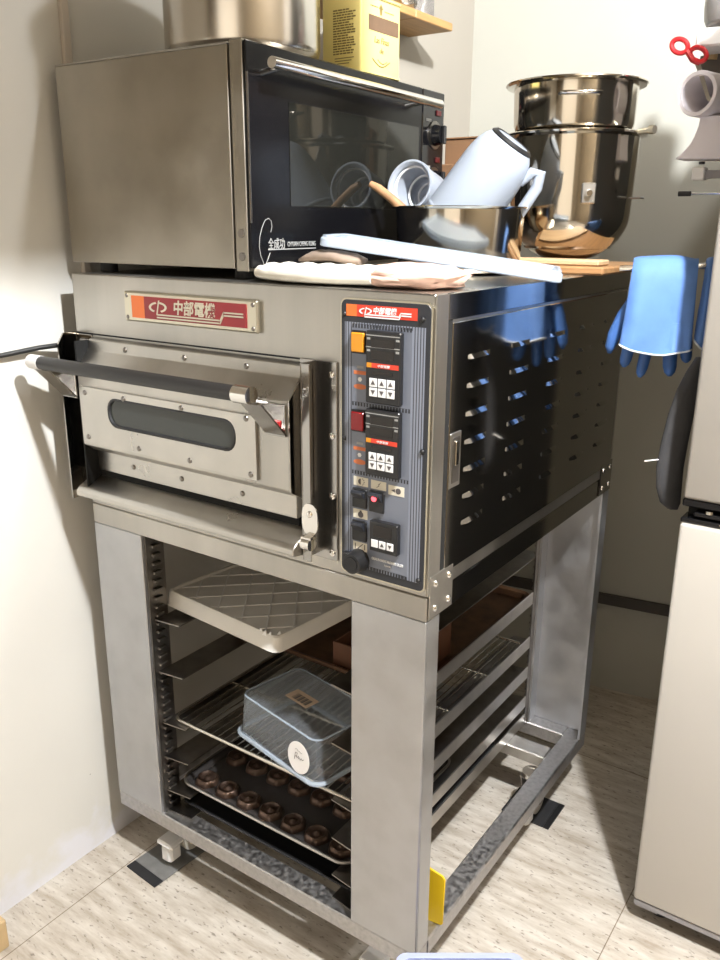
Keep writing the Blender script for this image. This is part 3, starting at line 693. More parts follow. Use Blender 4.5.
MB().tube([(xr + .0002, ty0 + .060 + .035 * t / 10, ZTT + .030 - .006 * math.sin(PI * t / 10)) for t in range(11)], .0008, 6).build('printed_swash', M['tin_print'], tb)
mb = MB(); random.seed(3)
yl = ty0 - .0002
for r_ in range(18):
    z = ZTT + .036 + r_ * .0047; x = tx0 + .030
    while x < tx1 - .020 - (.012 if r_ % 5 == 2 else 0):
        w_ = random.uniform(.004, .011); mb.box(x, min(x + w_, tx1 - .014), yl - .0005, yl, z, z + .0026); x += w_ + .0016
for r_ in range(3): mb.box(tx0 + .034, tx1 - .03 + .006 * r_, yl - .0005, yl, ZTT + .018 + r_ * .005, ZTT + .0195 + r_ * .005)
mb.build('small_print', M['tin_print'], tb)

# ------------------------------------------------------------------ shelf on the left wall and what stands on it
sh = MB().box(.17, .303, .835, 1.018, 2.008, 2.027, .002).box(.10, .303, .47, .834, 2.008, 2.027, .002).build('wall_shelf', M['wood_shelf'], off=V(.2, .75, 2.008))
tag(sh, 'pine wall shelf above and behind the yellow tin', 'shelf')
j = thing('glass_jar', 'small glass jar at the far end of the pine shelf', 'jar', (.255, .935, 2.0275))
T = Matrix.Translation((.255, .935, 2.0275))
MB().lathe([(0, 0), (.030, 0), (.034, .004), (.034, .07), (.028, .08), (.028, .09)], T, 28).build('body', M['grey_clear'], j)
MB().lathe([(0, .09), (.03, .09), (.03, .105), (0, .105)], T, 28).build('lid', M['steel_bright'], j)
fo = MB().sphere((.262, .845, 2.0275 + .026), .03, Matrix.Diagonal((1, 1.2, .86, 1)), 14, 9)
for v in fo.bm.verts: v.co += Vector([random.uniform(-.004, .004) for _ in range(3)]); v.co.z = max(v.co.z, 2.0276)
tag(fo.build('foil_parcel', M['foil'], off=V(.262, .845, 2.0275), ang=5), 'crumpled foil parcel on the pine shelf above the yellow tin', 'foil')

# ------------------------------------------------------------------ on top of the deck oven
ZO = 1.4305
c1 = thing('cardboard_box', 'taller brown carton behind the black-fronted oven, against the back', 'box', (.405, .905, ZO))
MB().box(.392, .49, .84, .905, ZO, 1.728, .002).build('carton', M['card'], c1)
MB().box(.388, .494, .836, .909, 1.7285, 1.7325, .001).build('flap', M['card'], c1)
tag(MB().box(.372, .445, .79, .833, ZO, 1.668, .002).build('cardboard_box', M['card'], off=V(.40, .81, ZO)), 'lower brown carton in front of the taller carton', 'box')
# chopping boards
tag(MB().box(.665, .898, .612, .90, ZO, ZO + .017, .004).build('cutting_board', M['wood_board'], off=V(.78, .75, ZO)), 'brown wooden cutting board, lower of two, under the big steel bowl', 'cutting board')
tag(MB().box(.690, .884, .622, .688, ZO + .0175, ZO + .0295, .003).build('cutting_board', M['wood_pale'], off=V(.78, .65, ZO + .0175)), 'narrow paler wooden board lying on the brown cutting board', 'cutting board')
# mixer bowls
bx, by, bz = .742, .803, ZO + .0178
mbw = thing('mixer_bowl', 'deep steel mixer bowl with round bottom standing on cutting boards', 'bowl', (bx, by, bz))
T = Matrix.Translation((bx, by, bz))
prof = [(0, 0)] + [(.133 * math.sin(a), .105 - .105 * math.cos(a)) for a in [PI / 2 * k / 14 for k in range(1, 15)]]
prof += [(.136, .16), (.140, .262), (.154, .266), (.155, .270), (.152, .272), (.137, .268), (.133, .16), (.129, .105), (.097, .03), (0, .006)]
body = MB().lathe(prof, T, 72).build('body', M['bowl_steel'], mbw)
mb = MB(); mb.box(.006, .036, -.1395, -.135, .124, .166, .003, T=T @ Matrix.Rotation(math.radians(28), 4, 'Z'))
pl = mb.build('bracket_plate', M['steel_bright'], mbw)
T2 = T @ Matrix.Rotation(math.radians(28), 4, 'Z')
MB().cyl(T2 @ V(.021, -.1395, .145), T2 @ V(.021, -.154, .145), .008, .006, 16).build('bracket_stud', M['chrome'], pl)
mb = MB(); mb.cyl((bx + .150, by - .03, bz + .268), (bx + .186, by - .04, bz + .270), .006, n=14); mb.cyl((bx + .175, by - .037, bz + .27), (bx + .186, by - .04, bz + .270), .009, n=14)
mb.build('lock_pin', M['badge_metal'], mbw)
MB().box(bx + .141, bx + .168, by - .03, by - .005, bz + .135, bz + .139, .001).build('side_lug', M['steel_dark'], mbw)
ub = thing('mixing_bowl', 'smaller straight-sided steel bowl stacked on the deep mixer bowl', 'bowl', (bx - .006, by, bz + .2735))
T = Matrix.Translation((bx - .006, by, bz + .2735))
MB().lathe([(0, .0), (.116, .0), (.127, .006), (.1305, .018), (.133, .092), (.148, .0935), (.152, .097), (.151, .100), (.145, .0985), (.130, .096), (.127, .02), (.114, .006), (0, .005)], T, 72).build('body', M['bowl_steel'], ub)
Tr = T @ Matrix.Rotation(math.radians(26), 4, 'Z')
mb = MB(); mb.tube([Tr @ V(a, b_, .066) for a, b_ in ((-.042, -.128), (-.040, -.147), (-.028, -.154), (.028, -.154), (.040, -.147), (.042, -.128))], .0035, 10)
mb.build('handle', M['chrome'], ub)
# small bowl with jugs in it
sx_, sy_ = .617, .515
sb = thing('steel_bowl', 'shallow steel bowl holding white plastic jug and cup, in front of the mixer bowl', 'bowl', (sx_, sy_, ZO))
T = Matrix.Translation((sx_, sy_, ZO))
MB().lathe([(0, 0), (.110, 0), (.122, .006), (.128, .018), (.134, .128), (.143, .130), (.144, .1325), (.142, .134), (.133, .132), (.1315, .129), (.125, .02), (.108, .006), (0, .004)], T, 72).build('body', M['bowl_steel'], sb)
ZBW = ZO + .006
def frame_from(p, q):
    p, q = Vector(p), Vector(q); z = (q - p).normalized(); x = z.cross(V(0, 0, 1)).normalized(); y = z.cross(x)
    return Matrix.Translation(p) @ Matrix((x, y, z)).transposed().to_4x4()
# jug: mouth down in the bowl, base up to the right
jp, jq = V(.597, .500, 1.512), V(.7265, .520, 1.688)
jt = thing('measuring_jug', 'translucent white plastic jug lying upside down in the shallow bowl', 'jug', tuple(jp))
Tj = frame_from(jp, jq); L = (jq - jp).length
MB().lathe([(.0700, 0), (.0725, .0), (.0715, .01), (.0700, .05), (.0670, L - .070), (.0650, L - .050), (.0610, L - .032), (.055, L - .018), (.0465, L - .007), (.034, L), (0, L), (0, L - .003), (.044, L - .010), (.0585, L - .033), (.0645, L - .070), (.0675, .05), (.0698, .0)], Tj, 56).build('body', M['jug'], jt)
MB().lathe([(.0718, .030), (.0728, .032), (.0726, .037), (.0714, .039), (.0700, .034), (.0718, .030)], Tj, 56).build('mouth_band', M['jug'], jt)
MB().lathe([(.036, L - .001), (.0465, L - .007), (.047, L - .004), (.040, L + .0015), (.036, L - .001)], Tj, 56).build('base_ring', M['black'], jt)
side = Tj.to_3x3() @ V(1, 0, 0); side = (side + V(.0, -.0, 0)).normalized()
ax = (jq - jp).normalized(); camd = V(.62, -.72, -.1).normalized()
hs = ax.cross(camd).normalized()
if hs.x < 0: hs = -hs
hs = (hs + camd * .35).normalized(); hs = (hs - ax * hs.dot(ax)).normalized()
P = lambda a, r_: jp + ax * a + hs * r_
hp = [P(.165, .060), P(.195, .068), P(.202, .082), P(.178, .093), P(.13, .096), P(.085, .096), P(.045, .094)]
MB().tube(hp, .011, 12, rad=[.009, .011, .0115, .0115, .0115, .0115, .010]).build('handle', M['jug'], jt)
# little cup, mouth towards the camera's left
ct = thing('plastic_cup', 'small translucent plastic cup with ringed mouth, on the near left of the bowl', 'cup', (.525, .505, 1.56))
cp_ = V(.506, .492, 1.607); cq_ = cp_ + V(-.005, .95, -.20).normalized() * .08
Tc = frame_from(cp_, cq_)
MB().lathe([(.0535, -.002), (.0535, .008), (.050, .010), (.046, .082), (.040, .090), (0, .090), (0, .087), (.038, .086), (.042, .080), (.046, .012), (.044, .010), (.044, .004), (.0495, -.002), (.0535, -.002)], Tc, 48).build('body', M['jug_cup'], ct)
for r_, z in ((.0425, .012), (.036, .060), (.026, .084)):
    MB().lathe([(r_ + .002, z - .001), (r_ + .002, z + .003), (r_ - .002, z + .003), (r_ - .002, z - .001), (r_ + .002, z - .001)], Tc, 40).build('ring', M['white_plastic'], ct)
sp_ = MB().tube([(.448, .430, 1.6095), (.466, .433, 1.6005), (.499, .439, 1.5775), (.54, .447, 1.545), (.595, .457, 1.480)], .009, 14, rad=[.0065, .0088, .009, .009, .0085])
tag(sp_.build('wooden_spoon', M['spoon_wood'], off=V(.51, .478, 1.57)), 'round wooden spoon handle sticking out left of the shallow bowl', 'spoon')

# oven mitts and frosted lid
def blob(path, hw, hh, n=20, pw=2.6):
    """flattened soft loft along a path in plan; path of (x, y, z centre), half widths, half heights"""
    R = []; P_ = [Vector(p) for p in path]
    for k in range(len(P_)):
        t = P_[min(k + 1, len(P_) - 1)] - P_[max(k - 1, 0)]; t.z = 0; t.normalize(); nrm = V(-t.y, t.x, 0)
        ring = []
        for i in range(n):
            a = 2 * PI * i / n; c, s_ = math.cos(a), math.sin(a)
            ring.append(P_[k] + nrm * hw[k] * math.copysign(abs(c) ** (2 / pw), c) + V(0, 0, 1) * hh[k] * math.copysign(abs(s_) ** (2 / pw), s_))
        R.append(ring)
    return R
mt = thing('oven_mitt', 'white quilted oven mitt with pink cuff along the front edge of deck oven', 'oven mitt', (.6, .06, ZO))
xs = [.4515, .459, .478, .515, .56, .60, .64, .68, .715]
hw = [.012, .035, .052, .058, .060, .060, .058, .054, .050]; hh = [.005, .010, .013, .0145, .015, .015, .015, .0145, .014]
rg = blob([(x, .075 + .006 * math.sin(k), ZO + .016) for k, x in enumerate(xs)], hw, hh, 28)
mb = MB(); mb.rings(rg)
bmesh.ops.subdivide_edges(mb.bm, edges=mb.bm.edges, cuts=2, use_grid_fill=True)
for v in mb.bm.verts:
    u_, w_ = (v.co.x + v.co.y) / .022, (v.co.x - v.co.y) / .022
    if v.co.z > ZO + .016: v.co.z += .0045 * (abs(math.sin(u_ * PI / 2)) * abs(math.sin(w_ * PI / 2)))
    v.co.z = max(v.co.z, ZO + .0006)
mb.build('quilted_hand', M['mitt'], mt)
mb = MB()
xs = [.705, .725, .75, .775, .80, .825, .842]; R = []
for k, x in enumerate(xs):
    hwk = [.050, .054, .058, .060, .060, .058, .05][k]; hk = [.014, .019, .021, .022, .020, .017, .012][k]; ring = []
    for i in range(40):
        a = 2 * PI * i / 40; w = 1 + .10 * math.sin(5 * a + k * 1.3) + .07 * math.sin(9 * a - k * 2.1)
        ring.append(V(x + .008 * math.sin(3 * a + k), .085 + .06 * (x - .70) + hwk * math.cos(a) * w, max(ZO + .0006, ZO + .018 + hk * math.sin(a) * w)))
    R.append(ring)
mb.rings(R); mb.build('cuff', M['mitt_cuff'], mt, ang=80)
m2 = thing('folded_mitt', 'taupe folded cloth mitt peeking out between white mitt and frosted lid', 'oven mitt', (.63, .13, ZO + .033))
R = blob([(.512, .112, ZO + .036), (.530, .118, ZO + .042), (.555, .124, ZO + .045), (.585, .130, ZO + .0435), (.61, .134, ZO + .041), (.63, .14, ZO + .037)], [.010, .024, .032, .036, .036, .03], [.003, .008, .011, .010, .009, .006], 24)
mb = MB().rings(R)
for v in mb.bm.verts: v.co.z += .002 * math.sin(v.co.x * 140) * math.cos(v.co.y * 120)
mb.build('cloth', M['taupe'], m2, ang=80)
# frosted lid lying tilted on the mitts
A = V(.572, .085, 1.4935); B = V(.955, .250, 1.4365)
u = (B - A).normalized(); w = V(-u.y, u.x, 0).normalized(); n_ = u.cross(w).normalized()
LL, LWd = (B - A).length, .20
T = Matrix.Translation(A) @ Matrix((u, w, n_)).transposed().to_4x4()
fl = thing('plastic_cover', 'long frosted clear plastic lid lying tilted over mitts, corner overhanging the oven', 'cover', tuple(A + u * LL / 2 + w * LWd / 2))
def rr(wd, h, r, z, cx, cy): return [T @ V(a, c, z) for a, c in rrect(wd, h, r, 5, cx, cy)]
cx, cy = LL / 2, LWd / 2
MB().rings([rr(LL - .004, LWd - .004, .016, 0, cx, cy), rr(LL, LWd, .018, .002, cx, cy), rr(LL, LWd, .018, .013, cx, cy), rr(LL - .004, LWd - .004, .016, .0155, cx, cy), rr(LL - .024, LWd - .024, .012, .0155, cx, cy), rr(LL - .03, LWd - .03, .010, .009, cx, cy), rr(LL - .05, LWd - .05, .008, .008, cx, cy)]).build('tray', M['clear_lid'], fl)
MB().rings([rr(LL - .006, LWd - .006, .016, .0158, cx, cy), rr(LL - .006, LWd - .006, .016, .019, cx, cy), rr(LL - .016, LWd - .016, .013, .019, cx, cy), rr(LL - .016, LWd - .016, .013, .0158, cx, cy)], closed=True).build('rim', M['clear_lid'], fl)

# ------------------------------------------------------------------ inside the rack
# white lattice lid
A = V(.1665, .050, .6935); B = V(.4945, .0385, .6935)
u = V(1, -.035, 0).normalized(); w = V(.035, 1, 0).normalized()
A = V(.1560, .060, .6885); dz = Matrix.Rotation(math.radians(-1.0), 4, 'X') @ Matrix.Rotation(math.radians(2.2), 4, 'Y')
wl_ = thing('dough_box_lid', 'white plastic dough box lid with crossing ridges and chipped corner, topmost in rack', 'lid', (.33, .25, .69))
T = Matrix.Translation((.1395, .060, .7045)) @ Matrix.Rotation(math.radians(-2.5), 4, 'Z') @ Matrix.Rotation(math.radians(-2.0), 4, 'X') @ Matrix.Rotation(math.radians(2.2), 4, 'Y')
LW_, LD_, LH_ = .350, .42, .034
cx, cy = LW_ / 2, LD_ / 2
mb = MB().rings([rr(LW_, LD_, .022, 0, cx, cy), rr(LW_ - .004, LD_ - .004, .021, .004, cx, cy), rr(LW_ - .010, LD_ - .010, .019, LH_ - .004, cx, cy), rr(LW_ - .016, LD_ - .016, .018, LH_, cx, cy), rr(LW_ - .024, LD_ - .024, .015, LH_, cx, cy), rr(LW_ - .030, LD_ - .030, .012, LH_ - .005, cx, cy)])
wb_ = mb.build('panel', M['lid_white'], wl_)
mb = MB(); z = LH_ - .0052
x0, x1, y0, y1 = .016, LW_ - .016, .016, LD_ - .016
for fam in (1, -1):
    for k in range(-6, 14):
        # lines x/a + fam*y/b = k * step clipped to the rectangle
        pts = []; st_ = .072
        for x in (x0, x1):
            y = (k * st_ - (x - x0)) * fam * 1.25 + (y0 if fam > 0 else y1) * 1.0
            if y0 <= y <= y1: pts.append((x, y))
        for y in (y0, y1):
            x = x0 + k * st_ - (y - (y0 if fam > 0 else y1)) * fam / 1.25
            if x0 < x < x1: pts.append((x, y))
        if len(pts) >= 2:
            a, b_ = pts[0], pts[1]; d_ = Vector((b_[0] - a[0], b_[1] - a[1], 0)).normalized(); nn = V(-d_.y, d_.x, 0) * .0016
            q = [T @ (V(a[0], a[1], z) - nn), T @ (V(b_[0], b_[1], z) - nn), T @ (V(b_[0], b_[1], z) + nn), T @ (V(a[0], a[1], z) + nn)]
            mb.prism(q, T.to_3x3() @ V(0, 0, .0022))
mb.build('ridges', M['white_plastic'], wl_, smooth=False)
mb = MB()
for (a, c) in ((.296, .004), (.310, .0015), (.322, .004), (.334, .018)):
    mb.prism([T @ V(a - .006, c + .003, LH_ - .006), T @ V(a + .007, c + .003, LH_ - .006), T @ V(a + .002, c + .004, LH_ + .006)], T.to_3x3() @ V(0, .003, 0))
mb.build('chipped_edge', M['white_plastic'], wl_, smooth=False)
# sheet pan and box on the second rails
z = LV[1] + .0006
bp_ = thing('baking_sheet', 'brown rimmed baking sheet under the white lattice lid', 'tray', (.43, .55, z))
def trayrings(x0, x1, y0, y1, z, h, lip=.012, r=.03, t=.002):
    cx, cy, w_, d_ = (x0 + x1) / 2, (y0 + y1) / 2, x1 - x0, y1 - y0
    f_ = lambda g, zz: [V(a, c, zz) for a, c in rrect(w_ - g, d_ - g, max(.004, r - g / 2), 6, cx, cy)]
    return [f_(lip * 2 + .012, z), f_(lip * 2, z + h - .002), f_(.002, z + h - .001), f_(0, z + h + .003), f_(.004, z + h + .004), f_(lip * 2, z + h), f_(lip * 2 + .012, z + t + .001)]
MB().rings(trayrings(.162, .698, .235, .86, z, .018)).build('pan', M['copper_pan'], bp_)
bx_ = thing('cardboard_tray', 'open brown box standing on the baking sheet, right side of rack', 'box', (.57, .37, z + .003))
mb = MB(); zb_ = z + .0035; X0, X1, Y0, Y1, H = .470, .660, .262, .47, .062
for q in ((X0, X0 + .004, Y0, Y1, H), (X1 - .004, X1, Y0, Y1, H + .06), (X0 + .004, X1 - .004, Y0, Y0 + .004, H), (X0 + .004, X1 - .004, Y1 - .004, Y1, H + .06)): mb.box(q[0], q[1], q[2], q[3], zb_, zb_ + q[4])
mb.box(X0 + .004, X1 - .004, Y0 + .004, Y1 - .004, zb_, zb_ + .003)
mb.build('card_walls', M['card_dark'], bx_, smooth=False)
# wire rack
z = LV[2] + .005
wr = thing('wire_rack', 'wire cooling rack on the third rails carrying the clear box', 'rack', (.43, .43, z))
fr_ = [(a, c, z) for a, c in rrect(.520, .80, .02, 5, .4335, .440)]
MB().tube(fr_, .0042, 10, closed=True).build('frame', M['wire'], wr)
mb = MB()
for k in range(1, 27): mb.tube([(.176 + k * .0191, .042, z), (.176 + k * .0191, .838, z)], .0016, 6)
for y in (.24, .44, .64): mb.tube([(.176, y, z - .004), (.691, y, z - .004)], .0028, 8)
mb.build('wire_grid', M['wire'], wr)
# clear box upside down on the rack
cb = thing('clear_box', 'clear plastic box upside down on the wire rack with round white sticker', 'box', (.47, .15, z + .005))
T = Matrix.Translation((.3315, .0735, z + .0052)) @ Matrix.Rotation(math.radians(-11.5), 4, 'Z')
cw, cd, ch = .284, .195, .100; cx, cy = cw / 2, cd / 2
MB().rings([rr(cw, cd, .028, 0, cx, cy), rr(cw, cd, .028, .010, cx, cy), rr(cw - .012, cd - .012, .026, .012, cx, cy), rr(cw - .022, cd - .022, .026, ch - .006, cx, cy), rr(cw - .030, cd - .030, .022, ch, cx, cy), rr(cw - .034, cd - .034, .020, ch - .003, cx, cy), rr(cw - .026, cd - .026, .024, ch - .009, cx, cy), rr(cw - .016, cd - .016, .024, .009, cx, cy), rr(cw - .012, cd - .012, .026, .0, cx, cy)], False, False).build('walls', M['clear'], cb)
MB().rings([rr(cw - .031, cd - .031, .021, ch - .0028, cx, cy), rr(cw - .031, cd - .031, .021, ch - .0004, cx, cy)]).build('base_panel', M['clear'], cb)
MB().tube(rr(cw - .002, cd - .002, .028, .006, cx, cy), .005, 8, closed=True).build('rim', M['clear_lid'], cb)
MB().tube(rr(cw - .028, cd - .028, .023, ch - .001, cx, cy), .0022, 6, closed=True).build('edge', M['clear_lid'], cb)
# sticker on the front wall
stc = MB(); c0 = V(.224, .0035, .047); nrm = V(0, -1, .12).normalized(); upv = V(0, .12, 1).normalized()
stc.prism([T @ (c0 + V(  .034 * math.cos(a), 0, 0) + upv * .034 * math.sin(a)) for a in [2 * PI * k / 36 for k in range(36)]], T.to_3x3() @ (nrm * .0006))
so = stc.build('round_sticker', M['sticker'], cb)
wl2 = [(-.012, -.008), (-.010, .008), (-.004, .009), (-.006, .001), (-.010, .0), (-.003, -.001), (.000, .004), (.001, -.003), (.004, .002), (.006, -.003), (.009, .002), (.013, .000), (.017, .003)]
MB().tube([T @ (c0 + nrm * .0009 + V(a, 0, 0) + upv * c) for a, c in wl2], .0006, 5).build('handwriting', M['ink'], so)
MB().tube([T @ (c0 + nrm * .0009 + V(a, 0, 0) + upv * c) for a, c in ((-.012, .015), (-.006, .017), (-.003, .014), (.002, .015), (.006, .013), (.010, .014))], .0005, 5).build('handwriting', M['grey_text'], so)
lb = MB().box(.088, .160, .078, .116, ch, ch + .0006, T=T).build('label', M['label_tan'], cb)
mb = MB()
for k in range(13): mb.box(.104 + k * .0038, .1052 + k * .0038 + .0012 * (k % 3), .084, .105, ch + .0006, ch + .0009, T=T)
mb.build('bars', M['ink'], lb)
# cannele mould tray
z = LV[4] + .0006
mtray = thing('mould_tray', 'dark baking tray set with bronze dimpled moulds, below the wire rack', 'tray', (.42, .27, z))
MB().rings(trayrings(.170, .668, .046, .50, z, .012, .010, .035)).build('tray', M['mould_tray'], mtray)
MB().tube([(a, c, z + .0145) for a, c in rrect(.498, .454, .035, 6, .419, .273)], .0036, 8, closed=True).build('rim', M['steel_slat'], mtray)
cupb = None; cupm = None
for r_ in range(4):
    for c_ in range(7):
        x = .218 + c_ * .0665 + (r_ % 2) * 0; y = .092 + r_ * .105
        if x > .645: continue
        if cupb is None:
            mb = MB(); n = 36; prof = [(.0295, .0), (.0280, .006), (.0245, .012), (.0215, .0135), (.018, .011), (.013, .0085), (.008, .010), (.003, .014), (.0, .0145)]
            R = []
            for (rad, zz) in prof: R.append([V(x + (rad * (1 + (.03 if rad > .015 else .0) * math.cos(6 * 2 * PI * i / n))) * math.cos(2 * PI * i / n), y + (rad * (1 + (.03 if rad > .015 else 0) * math.cos(6 * 2 * PI * i / n))) * math.sin(2 * PI * i / n), z + .0035 + zz) for i in range(n)])
            mb.rings(R, True, True)
            cupb = mb.build('mould_cup', M['mould'], mtray, ang=60)
            ox, oy = x, y
        else: dup(cupb, (x - ox, y - oy, 0))
z = LV[5] + .0006
bt = MB().rings(trayrings(.166, .694, .0445, .70, z, .016, .010, .03)).build('baking_sheet', M['black_tray'], off=V(.43, .38, z))
tag(bt, 'plain black baking sheet, lowest in the rack', 'tray')

# yellow scraper on the base rail
mb = MB(); T = Matrix.Translation((.8395, .090, ZB + .0006)) @ Matrix.Rotation(math.radians(-6), 4, 'Y')
mb.prism([T @ V(a, 0, c) for a, c in ((-.004, 0), (.024, 0), (.029, .004), (.042, .112), (.037, .120), (.000, .130), (-.006, .124))], (0, .004, 0), .001)
tag(mb.build('dough_scraper', M['yellow'], off=V(.845, .092, ZB)), 'yellow plastic dough scraper standing on the base rail behind the front leg', 'scraper')
# floor pads under the casters
def pad(x0, y0, x1, y1, label, ang, bx0, bx1):
    t = thing('floor_pad', label, 'floor pad', ((x0 + x1) / 2, (y0 + y1) / 2, .0006))
    T = Matrix.Translation(((x0 + x1) / 2, (y0 + y1) / 2, .0006)) @ Matrix.Rotation(ang, 4, 'Z')
    w_, d_ = (x1 - x0) / 2, (y1 - y0) / 2
    MB().box(-w_, w_, -d_ + .026, d_, 0, .0035, .001, T=T).build('plate', M['mat_grey'], t)
    MB().box(-w_, w_, -d_, -d_ + .0258, 0, .0038, .001, T=T).build('black_edge', M['black_rubber'], t)
    return t
pad(.058, -.042, .168, .142, 'grey and black floor pad under the front left caster', math.radians(-4), 0, 0)
t = thing('floor_pad', 'black-edged floor pad under the rear right caster', 'floor pad', (.80, .75, .0006))
MB().box(.72, .8398, .690, .806, .0006, .0042, .001).build('plate', M['black_rubber'], t)
MB().box(.840, .856, .690, .806, .0006, .0046, .001).build('black_edge', M['black'], t)

# power cord along the left wall
cb_ = MB().tube([(WX + .012, -.55, 1.225), (WX + .012, -.35, 1.252), (WX + .014, -.16, 1.2725), (WX + .02, -.06, 1.280), (-.03, .0, 1.283), (-.028, .06, 1.26), (-.03, .2, 1.20)], .0052, 10)
tag(cb_.build('power_cord', M['cable'], off=V(WX + .02, -.1, 1.27)), 'black power cord running along the left wall to the deck oven', 'cord')
# green scrub wad by the caster
gm = MB().sphere((.078, .150, .034), .030, Matrix.Diagonal((1, .8, 1.1, 1)), 14, 9)
for v in gm.bm.verts: v.co += Vector([random.uniform(-.005, .005) for _ in range(3)])
for v in gm.bm.verts: v.co.z = max(.0045, v.co.z)
tag(gm.build('scouring_pad', M['green'], off=V(.078, .15, .004), ang=10), 'dark green scouring wad on floor behind the front left caster', 'scouring pad')

# ------------------------------------------------------------------ fridge at the right
FX0, FX1, FY = 1.128, 1.76, .515
fg = thing('refrigerator', 'tall beige two-door refrigerator at the right edge', 'refrigerator', (1.44, .88, 0))
MB().box(FX0 + .003, FX1, FY + .052, 1.18, .062, 2.02, .004).build('cabinet', M['fridge_side'], fg)
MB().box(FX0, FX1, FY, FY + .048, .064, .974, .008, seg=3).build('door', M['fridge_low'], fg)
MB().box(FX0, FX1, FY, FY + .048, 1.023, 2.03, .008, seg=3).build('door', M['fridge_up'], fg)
MB().box(FX0, FX1, FY + .004, FY + .048, .9745, .984, .002).build('handle_trim', M['black_gloss'], fg)
MB().box(FX0, FX1, FY + .004, FY + .048, 1.008, 1.0225, .002).build('handle_trim', M['black_gloss'], fg)
MB().box(FX0 + .006, FX1, FY + .036, FY + .050, .984, 1.008).build('handle_recess', M['gap'], fg)
hg = MB().box(FX0 + .022, FX0 + .085, FY + .006, FY + .036, .988, .998, .003).build('hinge', M['black_gloss'], fg)
MB().cyl((FX0 + .05, FY + .014, .998), (FX0 + .05, FY + .014, 1.004), .009).build('hinge_pin', M['chrome'], hg)
MB().box(FX0 + .002, FX1, FY + .004, FY + .06, .048, .0635, .002).build('bottom_trim', M['grey_plastic'], fg)
MB().box(FX0 + .02, FX1 - .02, FY + .05, 1.15, .030, .061).build('plinth', M['gap'], fg)
for x in (FX0 + .05, FX1 - .05):
    for y in (FY + .07, 1.1): MB().cyl((x, y, 0), (x, y, .034), .02).build('foot', M['black_rubber'], fg)
MB().box(FX0 + .004, FX0 + .055, FY + .010, FY + .03, .040, .048, .001).build('foot_cover', M['grey_plastic'], fg)

